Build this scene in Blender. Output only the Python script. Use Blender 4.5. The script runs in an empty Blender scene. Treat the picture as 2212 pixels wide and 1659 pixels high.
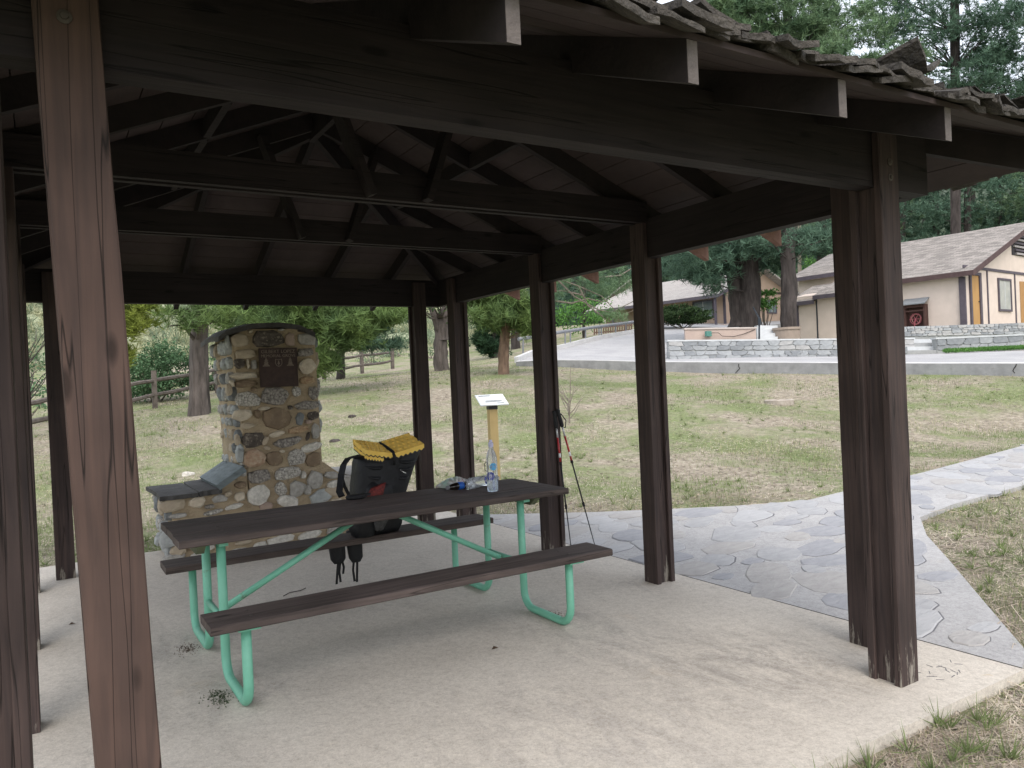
import bpy, math, random
import numpy as np
from mathutils import Vector, Matrix
random.seed(7); rng = np.random.default_rng(7)
S = bpy.context.scene; C = S.collection

# ---------------------------------------------------------------- camera, sky, sun, exposure
CAM = np.array([-3.787, -2.0742, 1.4893]); YAW, PITCH, ROLL, F = -0.5514, -0.0074, -0.0451, 1659.5
W0, H0 = 2212.0, 1659.0
fw = np.array([math.sin(-YAW)*math.cos(PITCH), math.cos(YAW)*math.cos(PITCH), math.sin(PITCH)])
r0 = np.cross(fw, [0, 0, 1]); r0 /= np.linalg.norm(r0); u0 = np.cross(r0, fw)
RT = r0*math.cos(ROLL)+u0*math.sin(ROLL); UP = -r0*math.sin(ROLL)+u0*math.cos(ROLL)
cd = bpy.data.cameras.new('camera'); cam = bpy.data.objects.new('camera', cd); C.objects.link(cam)
m = Matrix.Identity(4)
for i in range(3): m[i][0], m[i][1], m[i][2], m[i][3] = RT[i], UP[i], -fw[i], CAM[i]
cam.matrix_world = m
cd.sensor_width = 36; cd.lens = F/W0*36; cd.clip_start = .05; cd.clip_end = 2000
S.camera = cam
w = bpy.data.worlds.new('World'); S.world = w; w.use_nodes = True
nt = w.node_tree; nt.nodes.clear()
sky = nt.nodes.new('ShaderNodeTexSky'); sky.sky_type = 'NISHITA'; sky.sun_disc = False
SUN_EL, SUN_AZ = math.radians(52), math.radians(200)     # azimuth clockwise from +Y
sky.sun_elevation = SUN_EL; sky.sun_rotation = SUN_AZ; sky.dust_density = 4.0; sky.air_density = 1.0; sky.ozone_density = 1.0
bg = nt.nodes.new('ShaderNodeBackground'); bg.inputs[1].default_value = .13
cm = nt.nodes.new('ShaderNodeMixRGB'); cm.inputs[0].default_value = .55; cm.inputs[2].default_value = (7.3, 7.35, 7.6, 1)   # thin high overcast over the blue
nt.links.new(sky.outputs[0], cm.inputs[1])
wo = nt.nodes.new('ShaderNodeOutputWorld'); nt.links.new(cm.outputs[0], bg.inputs[0]); nt.links.new(bg.outputs[0], wo.inputs[0])
sl = bpy.data.lights.new('sun', 'SUN'); sl.energy = .5; sl.angle = math.radians(40); sl.color = (1, .985, .96)
sun = bpy.data.objects.new('sun', sl); C.objects.link(sun)
sd = Vector((math.sin(SUN_AZ)*math.cos(SUN_EL), math.cos(SUN_AZ)*math.cos(SUN_EL), math.sin(SUN_EL)))
sun.rotation_euler = sd.to_track_quat('Z', 'Y').to_euler(); sun.location = (0, 0, 30)
S.view_settings.view_transform = 'Standard'; S.view_settings.look = 'None'; S.view_settings.gamma = 1
S.view_settings.use_curve_mapping = False; S.view_settings.exposure = 1.2

# ---------------------------------------------------------------- where a sight line meets a depth or a plane
def ray(px, py): return fw+RT*(px-W0/2)/F-UP*(py-H0/2)/F
def at(px, py, D): return Vector(CAM+ray(px, py)*D)
def on(px, py, ax, val):
    d = ray(px, py); return Vector(CAM+d*((val-CAM[ax])/d[ax]))

# ---------------------------------------------------------------- materials
MATS = {}
def mat(name, c1, c2=None, scale=8, rough=.8, bump=.0, bscale=None, stretch=None, isl=0, spec=.3, metal=0, c3=None, s3=1.5, t3=.55, tr=0, detail=6, trans=0):
    if name in MATS: return MATS[name]
    m = bpy.data.materials.new(name); m.use_nodes = True; n = m.node_tree.nodes; l = m.node_tree.links
    b = n['Principled BSDF']; b.inputs['Roughness'].default_value = rough; b.inputs['Metallic'].default_value = metal
    b.inputs['Specular IOR Level'].default_value = spec
    tc = n.new('ShaderNodeTexCoord'); mp = n.new('ShaderNodeMapping'); l.new(tc.outputs['Object'], mp.inputs[0])
    if stretch: mp.inputs['Scale'].default_value = stretch
    c2 = c2 or tuple(x*.75 for x in c1)
    ns = n.new('ShaderNodeTexNoise'); ns.inputs['Scale'].default_value = scale; ns.inputs['Detail'].default_value = detail; ns.inputs['Roughness'].default_value = .6
    l.new(mp.outputs[0], ns.inputs['Vector'])
    r = n.new('ShaderNodeValToRGB'); r.color_ramp.elements[0].position = .32; r.color_ramp.elements[1].position = .68
    r.color_ramp.elements[0].color = (*c2, 1); r.color_ramp.elements[1].color = (*c1, 1); l.new(ns.outputs[0], r.inputs[0])
    out = r.outputs[0]
    if c3:
        n3 = n.new('ShaderNodeTexNoise'); n3.inputs['Scale'].default_value = s3; n3.inputs['Detail'].default_value = 7; n3.inputs['Roughness'].default_value = .65
        l.new(tc.outputs['Object'], n3.inputs['Vector'])
        r3 = n.new('ShaderNodeValToRGB'); r3.color_ramp.elements[0].position = t3; r3.color_ramp.elements[1].position = t3+.12; l.new(n3.outputs[0], r3.inputs[0])
        mx = n.new('ShaderNodeMixRGB'); l.new(r3.outputs[0], mx.inputs[0]); l.new(out, mx.inputs[1]); mx.inputs[2].default_value = (*c3, 1); out = mx.outputs[0]
    if isl:
        g = n.new('ShaderNodeNewGeometry'); mr = n.new('ShaderNodeMapRange'); mr.inputs['To Min'].default_value = 1-isl; mr.inputs['To Max'].default_value = 1+isl
        l.new(g.outputs['Random Per Island'], mr.inputs[0])
        mx = n.new('ShaderNodeMixRGB'); mx.blend_type = 'MULTIPLY'; mx.inputs[0].default_value = 1
        l.new(out, mx.inputs[1]); l.new(mr.outputs[0], mx.inputs[2]); out = mx.outputs[0]
    l.new(out, b.inputs['Base Color'])
    if bump:
        nb = n.new('ShaderNodeTexNoise'); nb.inputs['Scale'].default_value = bscale or scale*3; nb.inputs['Detail'].default_value = 8
        l.new(mp.outputs[0], nb.inputs['Vector']); bp = n.new('ShaderNodeBump'); bp.inputs['Strength'].default_value = bump; bp.inputs['Distance'].default_value = .02
        l.new(nb.outputs[0], bp.inputs['Height']); l.new(bp.outputs[0], b.inputs['Normal'])
    if tr:
        t = n.new('ShaderNodeBsdfTranslucent'); l.new(out, t.inputs[0]); ms = n.new('ShaderNodeMixShader'); ms.inputs[0].default_value = tr
        l.new(b.outputs[0], ms.inputs[1]); l.new(t.outputs[0], ms.inputs[2]); l.new(ms.outputs[0], n['Material Output'].inputs[0])
    if trans: b.inputs['Transmission Weight'].default_value = trans; b.inputs['IOR'].default_value = 1.33
    MATS[name] = m; return m

def wood_mat(name, base, dark, worn, axis, wornlow=0.0, grain=1.0, crack=.75, wt=.72):
    """painted weathered timber; axis = the grain direction (0 x, 1 y, 2 z)"""
    m = bpy.data.materials.new(name); m.use_nodes = True; n = m.node_tree.nodes; l = m.node_tree.links
    b = n['Principled BSDF']; b.inputs['Roughness'].default_value = .75; b.inputs['Specular IOR Level'].default_value = .25
    g = n.new('ShaderNodeNewGeometry'); mp = n.new('ShaderNodeMapping'); l.new(g.outputs['Position'], mp.inputs[0])
    sc = [22*grain]*3; sc[axis] = 1.3*grain; mp.inputs['Scale'].default_value = sc
    ns = n.new('ShaderNodeTexNoise'); ns.inputs['Scale'].default_value = 1.6; ns.inputs['Detail'].default_value = 8; ns.inputs['Distortion'].default_value = .6; l.new(mp.outputs[0], ns.inputs['Vector'])
    r = n.new('ShaderNodeValToRGB'); e = r.color_ramp.elements; e[0].position = .3; e[0].color = (*dark, 1); e[1].position = .62; e[1].color = (*base, 1); l.new(ns.outputs[0], r.inputs[0])
    # blotches
    nb = n.new('ShaderNodeTexNoise'); nb.inputs['Scale'].default_value = 2.2; nb.inputs['Detail'].default_value = 4; l.new(g.outputs['Position'], nb.inputs['Vector'])
    mr = n.new('ShaderNodeMapRange'); mr.inputs[1].default_value = .3; mr.inputs[2].default_value = .7; mr.inputs[3].default_value = .72; mr.inputs[4].default_value = 1.22; l.new(nb.outputs[0], mr.inputs[0])
    mx = n.new('ShaderNodeMixRGB'); mx.blend_type = 'MULTIPLY'; mx.inputs[0].default_value = 1; l.new(r.outputs[0], mx.inputs[1]); l.new(mr.outputs[0], mx.inputs[2])
    # long drying cracks
    mp2 = n.new('ShaderNodeMapping'); l.new(g.outputs['Position'], mp2.inputs[0]); sc = [11.0]*3; sc[axis] = .30; mp2.inputs['Scale'].default_value = sc
    vo = n.new('ShaderNodeTexNoise'); vo.inputs['Scale'].default_value = 1.5; vo.inputs['Detail'].default_value = 2; vo.inputs['Distortion'].default_value = .05; l.new(mp2.outputs[0], vo.inputs['Vector'])
    sub = n.new('ShaderNodeMath'); sub.operation = 'SUBTRACT'; sub.inputs[1].default_value = .5; l.new(vo.outputs[0], sub.inputs[0])
    ab = n.new('ShaderNodeMath'); ab.operation = 'ABSOLUTE'; l.new(sub.outputs[0], ab.inputs[0])
    cr = n.new('ShaderNodeMapRange'); cr.inputs[1].default_value = .0; cr.inputs[2].default_value = .010; cr.inputs[3].default_value = 1-crack; cr.inputs[4].default_value = 1; l.new(ab.outputs[0], cr.inputs[0])
    mx2 = n.new('ShaderNodeMixRGB'); mx2.blend_type = 'MULTIPLY'; mx2.inputs[0].default_value = 1; l.new(mx.outputs[0], mx2.inputs[1]); l.new(cr.outputs[0], mx2.inputs[2])
    mpk = n.new('ShaderNodeMapping'); l.new(g.outputs['Position'], mpk.inputs[0]); sc = [5.5]*3; sc[axis] = 1.9; mpk.inputs['Scale'].default_value = sc
    vk = n.new('ShaderNodeTexVoronoi'); vk.inputs['Scale'].default_value = 1.0; l.new(mpk.outputs[0], vk.inputs['Vector'])
    kr = n.new('ShaderNodeMapRange'); kr.inputs[1].default_value = .05; kr.inputs[2].default_value = .10; kr.inputs[3].default_value = .38; kr.inputs[4].default_value = 1; l.new(vk.outputs['Distance'], kr.inputs[0])
    mk_ = n.new('ShaderNodeMixRGB'); mk_.blend_type = 'MULTIPLY'; mk_.inputs[0].default_value = 1; l.new(mx2.outputs[0], mk_.inputs[1]); l.new(kr.outputs[0], mk_.inputs[2]); mx2 = mk_
    # worn-off paint
    mp3 = n.new('ShaderNodeMapping'); l.new(g.outputs['Position'], mp3.inputs[0]); sc = [16.0]*3; sc[axis] = 2.2; mp3.inputs['Scale'].default_value = sc
    wn = n.new('ShaderNodeTexNoise'); wn.inputs['Scale'].default_value = 1.4; wn.inputs['Detail'].default_value = 7; wn.inputs['Roughness'].default_value = .7; l.new(mp3.outputs[0], wn.inputs['Vector'])
    val = wn.outputs[0]
    if wornlow:
        sp = n.new('ShaderNodeSeparateXYZ'); l.new(g.outputs['Position'], sp.inputs[0])
        lo = n.new('ShaderNodeMapRange'); lo.inputs[1].default_value = .0; lo.inputs[2].default_value = .45; lo.inputs[3].default_value = wornlow; lo.inputs[4].default_value = 0; l.new(sp.outputs['Z'], lo.inputs[0])
        ad = n.new('ShaderNodeMath'); l.new(val, ad.inputs[0]); l.new(lo.outputs[0], ad.inputs[1]); val = ad.outputs[0]
    wr = n.new('ShaderNodeMapRange'); wr.inputs[1].default_value = wt; wr.inputs[2].default_value = wt+.05; l.new(val, wr.inputs[0])
    mx3 = n.new('ShaderNodeMixRGB'); l.new(wr.outputs[0], mx3.inputs[0]); l.new(mx2.outputs[0], mx3.inputs[1]); mx3.inputs[2].default_value = (*worn, 1)
    l.new(mx3.outputs[0], b.inputs['Base Color'])
    bp = n.new('ShaderNodeBump'); bp.inputs['Strength'].default_value = .5; bp.inputs['Distance'].default_value = .006
    ml = n.new('ShaderNodeMath'); ml.operation = 'MULTIPLY'; l.new(ns.outputs[0], ml.inputs[0]); l.new(cr.outputs[0], ml.inputs[1])
    l.new(ml.outputs[0], bp.inputs['Height']); l.new(bp.outputs[0], b.inputs['Normal'])
    MATS[name] = m; return m

POST = wood_mat('post_wood', (.064, .045, .041), (.037, .028, .0275), (.22, .20, .17), 2, wornlow=.30, wt=.80)
POSTN = wood_mat('near_post_wood', (.088, .056, .046), (.058, .039, .034), (.07, .068, .07), 2, wornlow=.05, wt=.84, crack=.85)
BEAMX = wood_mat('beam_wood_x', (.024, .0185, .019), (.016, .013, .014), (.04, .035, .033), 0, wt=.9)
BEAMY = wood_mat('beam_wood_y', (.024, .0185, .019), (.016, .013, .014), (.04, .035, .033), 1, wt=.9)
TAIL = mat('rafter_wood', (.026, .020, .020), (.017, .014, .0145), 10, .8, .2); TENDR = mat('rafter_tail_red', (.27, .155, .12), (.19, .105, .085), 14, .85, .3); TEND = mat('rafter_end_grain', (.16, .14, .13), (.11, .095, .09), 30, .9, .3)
DECK = mat('deck_wood', (.062, .046, .044), (.040, .030, .029), 3, .85, .2, 20, isl=.15)
TABX = wood_mat('table_wood', (.105, .082, .075), (.060, .047, .043), (.34, .28, .22), 0, wt=.765, crack=.6)
SHAKE = mat('cedar_shake', (.085, .076, .066), (.032, .029, .026), 14, .95, .9, 60, stretch=(1, 1, 1), isl=.35, c3=(.06, .068, .04), s3=6, t3=.6)
MINT = mat('mint_paint', (.17, .47, .34), (.14, .40, .28), 5, .45, .15, 60, spec=.5, c3=(.13, .075, .045), s3=9, t3=.64)
CONC = None

# ---------------------------------------------------------------- mesh builder
WO = {}
class MB:
    def __init__(s): s.v = []; s.f = []
    def add(s, vs, fs):
        o = len(s.v); s.v += [tuple(v) for v in vs]; s.f += [tuple(i+o for i in f) for f in fs]; return s
    def hexa(s, b, t):
        "b, t: 4 points each, same order"
        return s.add(list(b)+list(t), [(3, 2, 1, 0), (4, 5, 6, 7), (0, 1, 5, 4), (1, 2, 6, 5), (2, 3, 7, 6), (3, 0, 4, 7)])
    def box(s, x0, x1, y0, y1, z0, z1, lx=0, c=.0):
        def q(z): d = lx*z; return [(x0+d, y0, z), (x1+d, y0, z), (x1+d, y1, z), (x0+d, y1, z)]
        return s.hexa(q(z0), q(z1))
    def cbox(s, c, sx, sy, sz, M=None):
        M = M or Matrix.Identity(3); c = Vector(c)
        P = [c+M@Vector((a*sx/2, b*sy/2, d*sz/2)) for d in (-1, 1) for a, b in ((-1, -1), (1, -1), (1, 1), (-1, 1))]
        return s.hexa(P[:4], P[4:])
    def bar(s, p, q, wd, h, up=(0, 0, 1)):
        p = Vector(p); q = Vector(q); d = (q-p).normalized(); r = d.cross(Vector(up)).normalized(); u = r.cross(d)
        def k(o): return [o-r*wd/2-u*h/2, o+r*wd/2-u*h/2, o+r*wd/2+u*h/2, o-r*wd/2+u*h/2]
        return s.hexa(k(p), k(q))
    def tube(s, pts, r, n=8, caps=True):
        pts = [Vector(p) for p in pts]; rr = r if isinstance(r, (list, tuple)) else [r]*len(pts); rings = []; a0 = None
        for i, p in enumerate(pts):
            d = (pts[min(i+1, len(pts)-1)]-pts[max(i-1, 0)])
            if d.length < 1e-9: d = Vector((0, 0, 1))
            d.normalize()
            if a0 is None: a0 = d.orthogonal().normalized()
            a = (a0-d*a0.dot(d)); a = a.normalized() if a.length > 1e-6 else d.orthogonal().normalized(); a0 = a; b = d.cross(a)
            rings.append([p+(a*math.cos(t)+b*math.sin(t))*rr[i] for t in [2*math.pi*k/n for k in range(n)]])
        vs = [v for R in rings for v in R]; fs = []
        for i in range(len(pts)-1):
            for k in range(n): fs.append((i*n+k, i*n+(k+1) % n, (i+1)*n+(k+1) % n, (i+1)*n+k))
        if caps: fs += [tuple(range(n))[::-1], tuple((len(pts)-1)*n+k for k in range(n))]
        return s.add(vs, fs)
    def lathe(s, prof, c=(0, 0, 0), n=16, M=None):
        M = M or Matrix.Identity(3); c = Vector(c); vs = []; fs = []
        for (r, z) in prof:
            for k in range(n): t = 2*math.pi*k/n; vs.append(c+M@Vector((r*math.cos(t), r*math.sin(t), z)))
        for i in range(len(prof)-1):
            for k in range(n): fs.append((i*n+k, i*n+(k+1) % n, (i+1)*n+(k+1) % n, (i+1)*n+k))
        fs += [tuple(range(n))[::-1], tuple((len(prof)-1)*n+k for k in range(n))]
        return s.add(vs, fs)
    def build(s, name, m, parent=None, origin=None, smooth=False):
        return mk(name, np.array(s.v, dtype=float), s.f, m, parent, origin, smooth)

def mk(name, V, Fc, m, parent=None, origin=None, smooth=False):
    V = np.asarray(V, float)
    if origin is None: a, b = V.min(0), V.max(0); origin = ((a[0]+b[0])/2, (a[1]+b[1])/2, a[2])
    origin = np.array(origin, float); L = V-origin
    me = bpy.data.meshes.new(name)
    if isinstance(Fc, np.ndarray):
        k = Fc.shape[1]; me.vertices.add(len(L)); me.vertices.foreach_set('co', L.ravel().astype(np.float32))
        me.loops.add(Fc.size); me.loops.foreach_set('vertex_index', Fc.ravel().astype(np.int32))
        me.polygons.add(len(Fc)); me.polygons.foreach_set('loop_start', np.arange(0, Fc.size, k, dtype=np.int32))
        me.update(calc_edges=True)
    else: me.from_pydata([tuple(v) for v in L], [], Fc); me.update()
    if smooth: me.polygons.foreach_set('use_smooth', np.ones(len(me.polygons), bool))
    me.materials.append(m); o = bpy.data.objects.new(name, me); C.objects.link(o)
    o.location = Vector(origin)-(Vector(WO[parent.name]) if parent else Vector((0, 0, 0)))
    if parent: o.parent = parent
    WO[o.name] = tuple(origin); return o
def thing(name, loc, label, cat, group=None):
    o = bpy.data.objects.new(name, None); C.objects.link(o); o.location = loc; WO[o.name] = tuple(loc)
    o.empty_display_size = .2; return tag(o, label, cat, group)
def tag(o, label=None, cat=None, group=None, kind=None):
    if label: o['label'] = label
    if cat: o['category'] = cat
    if group: o['group'] = group
    if kind: o['kind'] = kind
    return o
def text_mesh(body, size, extrude=.001):
    c = bpy.data.curves.new('t', 'FONT'); c.body = body; c.size = size; c.extrude = extrude; c.align_x = 'CENTER'; c.align_y = 'CENTER'
    o = bpy.data.objects.new('t', c); C.objects.link(o); bpy.context.view_layer.update()
    me = bpy.data.meshes.new_from_object(o.evaluated_get(bpy.context.evaluated_depsgraph_get()))
    V = np.array([v.co[:] for v in me.vertices]); Fc = [tuple(p.vertices) for p in me.polygons]
    bpy.data.objects.remove(o); bpy.data.curves.remove(c); bpy.data.meshes.remove(me); return V, Fc

# ---------------------------------------------------------------- terrain
ctrl = []
def cp(px, py, D): p = at(px, py, D); ctrl.append(tuple(p))
for x in np.arange(-8, 3, 1.5):
    for y in (-6, -3, -.8, 1, 3, 5, 6.5): ctrl.append((x, y, -.06))
for x, y in ((3, -2), (3, 1), (3, 3.4), (6, -1), (6, 2.8), (10, 2), (10, 4.2), (5, -5), (10, -4), (14, 4.6), (3, 5), (1, 6.6)): ctrl.append((x, y, -.055))
for a in ((1680, 870, 17.8), (1460, 806, 24), (1640, 808, 23), (1820, 809, 22), (2000, 811, 20.8), (2212, 813, 19.5), (1209, 792, 26), (1300, 798, 25),
          (1110, 791, 27), (1090, 808, 23), (955, 800, 27), (848, 797, 36), (1070, 775, 35), (1113, 755, 45), (700, 822, 30), (470, 852, 25), (427, 895, 18),
          (335, 882, 22), (200, 925, 18), (60, 955, 16), (-200, 1000, 14), (1200, 748, 34), (1290, 728, 38), (1367, 714, 42), (1100, 770, 36), (1000, 778, 36),
          (900, 860, 19), (700, 905, 17), (1250, 880, 17), (1500, 880, 17), (2400, 830, 18), (800, 770, 44), (600, 790, 40), (300, 830, 30), (100, 880, 24),
          (1180, 722, 50), (1280, 700, 52), (1340, 702, 58)): cp(*a)
# under the road, drive and yards
for a in ((1300, 792, 27), (1600, 790, 26), (1900, 790, 24), (2212, 790, 22.5), (2600, 800, 21), (1440, 755, 33), (1500, 730, 38), (1440, 712, 46), (1600, 712, 46)): cp(*a)
for a in ((1750, 733, 36), (2000, 712, 34), (2200, 700, 36), (2500, 690, 34), (1600, 712, 38), (1700, 712, 42), (1900, 700, 46), (1600, 703, 52), (1750, 690, 60), (2300, 670, 60)): cp(*a)
ctrl = np.array(ctrl)
def tps(r2): return np.where(r2 > 1e-9, .5*r2*np.log(np.maximum(r2, 1e-9)), 0)
_A = tps(((ctrl[:, None, :2]-ctrl[None, :, :2])**2).sum(-1))+np.eye(len(ctrl))*1.5
_P = np.c_[np.ones(len(ctrl)), ctrl[:, :2]]; _n = len(ctrl)
_w = np.linalg.solve(np.block([[_A, _P], [_P.T, np.zeros((3, 3))]]), np.r_[ctrl[:, 2], 0, 0, 0])
def tz(X, Y):
    X = np.atleast_1d(np.asarray(X, float)); Y = np.atleast_1d(np.asarray(Y, float)); out = np.empty(len(X))
    for i in range(0, len(X), 20000):
        x, y = X[i:i+20000], Y[i:i+20000]
        K = tps((x[:, None]-ctrl[None, :, 0])**2+(y[:, None]-ctrl[None, :, 1])**2)
        out[i:i+20000] = K@_w[:_n]+_w[_n]+_w[_n+1]*x+_w[_n+2]*y
    # level pad round the slab and path
    dx = np.maximum(np.maximum(-4.6-X, X-.3), 0); dy = np.maximum(np.maximum(-1.6-Y, Y-6.0), 0)
    d = np.hypot(dx, dy); t = np.clip(d/2.5, 0, 1); t = t*t*(3-2*t)
    px = np.clip((X-10)/4, 0, 1); pt = np.clip(np.abs(Y-(2.9+.13*(X-4)))/1.9-.55, 0, 1); t2 = np.where((X > .1), np.maximum(pt*pt*(3-2*pt), px), 1)
    base = -.055
    z = base+(out-base)*t*t2
    return np.maximum(z, np.where(d+pt*0 < 30, -.3, -10))
def tz1(x, y): return float(tz([x], [y])[0])

# polar-ish ground grid: fine near, coarse far
def ground():
    rad = np.r_[0, np.geomspace(1.0, 55, 110)]; th = np.linspace(0, 2*math.pi, 241)[:-1]
    R, T = np.meshgrid(rad, th, indexing='ij'); cx, cy = -2.0, 1.0
    X = (cx+R*np.sin(T)).ravel(); Y = (cy+R*np.cos(T)).ravel(); Z = tz(X, Y)
    hd = np.degrees(np.arctan2(X-CAM[0], Y-CAM[1])); dist = np.hypot(X-CAM[0], Y-CAM[1])
    back = (np.abs(hd-31) > 60)
    Z = np.where(back & (dist > 6), np.clip(Z, -.6, 1.5), Z)
    Z += (np.sin(X*1.9+Y*.7)*np.cos(Y*1.3-X*.4))*.02*np.clip((dist-9)/5, 0, 1)
    n = len(th); F4 = []
    for i in range(len(rad)-1):
        a = np.arange(n); b = (a+1) % n
        F4.append(np.c_[i*n+a, (i+1)*n+a, (i+1)*n+b, i*n+b])
    F4 = np.vstack(F4)[:, ::-1]
    return np.c_[X, Y, Z], F4
def ground_mat():
    m = bpy.data.materials.new('lawn_soil'); m.use_nodes = True; n = m.node_tree.nodes; l = m.node_tree.links
    b = n['Principled BSDF']; b.inputs['Roughness'].default_value = .95; b.inputs['Specular IOR Level'].default_value = .1
    g = n.new('ShaderNodeNewGeometry')
    def noise(sc, det=6, rough=.6, stretch=None):
        t = n.new('ShaderNodeTexNoise'); t.inputs['Scale'].default_value = sc; t.inputs['Detail'].default_value = det; t.inputs['Roughness'].default_value = rough
        if stretch:
            mp = n.new('ShaderNodeMapping'); mp.inputs['Scale'].default_value = stretch; l.new(g.outputs['Position'], mp.inputs[0]); l.new(mp.outputs[0], t.inputs['Vector'])
        else: l.new(g.outputs['Position'], t.inputs['Vector'])
        return t.outputs[0]
    def ramp(o, *st):
        r = n.new('ShaderNodeValToRGB'); e = r.color_ramp.elements
        while len(e) < len(st): e.new(.5)
        for k, (p, c) in enumerate(st): e[k].position = p; e[k].color = (*c, 1)
        l.new(o, r.inputs[0]); return r.outputs[0]
    soil = ramp(noise(9, 10, .75), (.3, (.13, .11, .09)), (.5, (.31, .27, .21)), (.7, (.50, .455, .37)))
    grass = ramp(noise(14, 8, .7), (.3, (.10, .13, .055)), (.7, (.27, .31, .15)))
    fac = ramp(noise(.55, 5, .62), (.40, (0, 0, 0)), (.62, (1, 1, 1)))
    f2 = ramp(noise(3.5, 6, .7), (.35, (0, 0, 0)), (.65, (1, 1, 1)))
    mu = n.new('ShaderNodeMixRGB'); mu.blend_type = 'OVERLAY'; mu.inputs[0].default_value = .8; l.new(fac, mu.inputs[1]); l.new(f2, mu.inputs[2])
    mx = n.new('ShaderNodeMixRGB'); l.new(mu.outputs[0], mx.inputs[0]); l.new(soil, mx.inputs[1]); l.new(grass, mx.inputs[2])
    l.new(mx.outputs[0], b.inputs['Base Color'])
    bp = n.new('ShaderNodeBump'); bp.inputs['Strength'].default_value = .8; bp.inputs['Distance'].default_value = .04; l.new(noise(22, 8, .75), bp.inputs['Height']); l.new(bp.outputs[0], b.inputs['Normal'])
    return m
GV, GF = ground(); tag(mk('ground', GV, GF, ground_mat(), origin=(0, 0, 0), smooth=True), kind='structure')

# distant hills: one sheet from 50 m out, rising all round, highest behind the houses
def hills():
    rad = np.geomspace(44, 900, 60); th = np.radians(np.linspace(-180, 180, 181))[:-1]; V = []
    for r in rad:
        X = CAM[0]+r*np.sin(th); Y = CAM[1]+r*np.cos(th); hd = np.degrees(th)
        z0 = np.clip(tz(CAM[0]+44*np.sin(th), CAM[1]+44*np.cos(th)), -1, 6); z0 = np.where(np.abs(hd-31) > 62, np.clip(z0, -1, 1.6), z0)
        sl = np.where(np.abs(hd-31) < 80, .30+.05*np.sin(hd*.15+1), .05); rs = 44+17*np.clip((hd-30)/6, 0, 1)*np.clip((110-hd)/10, 0, 1)
        k = np.clip((r-rs)/12, 0, 1)
        Z = z0-1.2*(1-k)+sl*np.clip(r-rs, 0, 260)+3.0*np.sin(X*.03+Y*.05)*np.clip((r-60)/80, 0, 1)+1.2*np.sin(X*.11-Y*.07)*k
        V.append(np.c_[X, Y, Z])
    V = np.vstack(V); n = 180; a = np.arange(n); b = (a+1) % n
    Fc = np.vstack([np.c_[i*n+a, (i+1)*n+a, (i+1)*n+b, i*n+b] for i in range(len(rad)-1)])[:, ::-1]
    m = mat('hill_grass', (.40, .42, .28), (.26, .30, .19), .25, .95, .4, 3, c3=(.13, .17, .10), s3=.22, t3=.56)
    o = mk('hills', V, Fc, m, origin=(0, 0, 0), smooth=True); o.data.materials.append(mat('hill_forest_floor', (.06, .085, .045), (.03, .045, .028), .4, .95, .6, 3))
    cc = V[Fc[:, 0]]; hh = np.degrees(np.arctan2(cc[:, 0]-CAM[0], cc[:, 1]-CAM[1])); o.data.polygons.foreach_set('material_index', ((hh > 34) & (hh < 100)).astype(np.int32))
    return tag(o, kind='structure')
hills()
def hill_z(X, Y):
    X = np.asarray(X, float); Y = np.asarray(Y, float); r = np.hypot(X-CAM[0], Y-CAM[1]); th = np.arctan2(X-CAM[0], Y-CAM[1]); hd = np.degrees(th)
    z0 = np.clip(tz(CAM[0]+44*np.sin(th), CAM[1]+44*np.cos(th)), -1, 6); k = np.clip((r-44)/12, 0, 1)
    return z0-1.0*(1-k)+(.30+.05*np.sin(hd*.15+1))*np.minimum(r-44, 260)+3.0*np.sin(X*.03+Y*.05)*np.clip((r-60)/80, 0, 1)+1.2*np.sin(X*.11-Y*.07)*k

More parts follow.
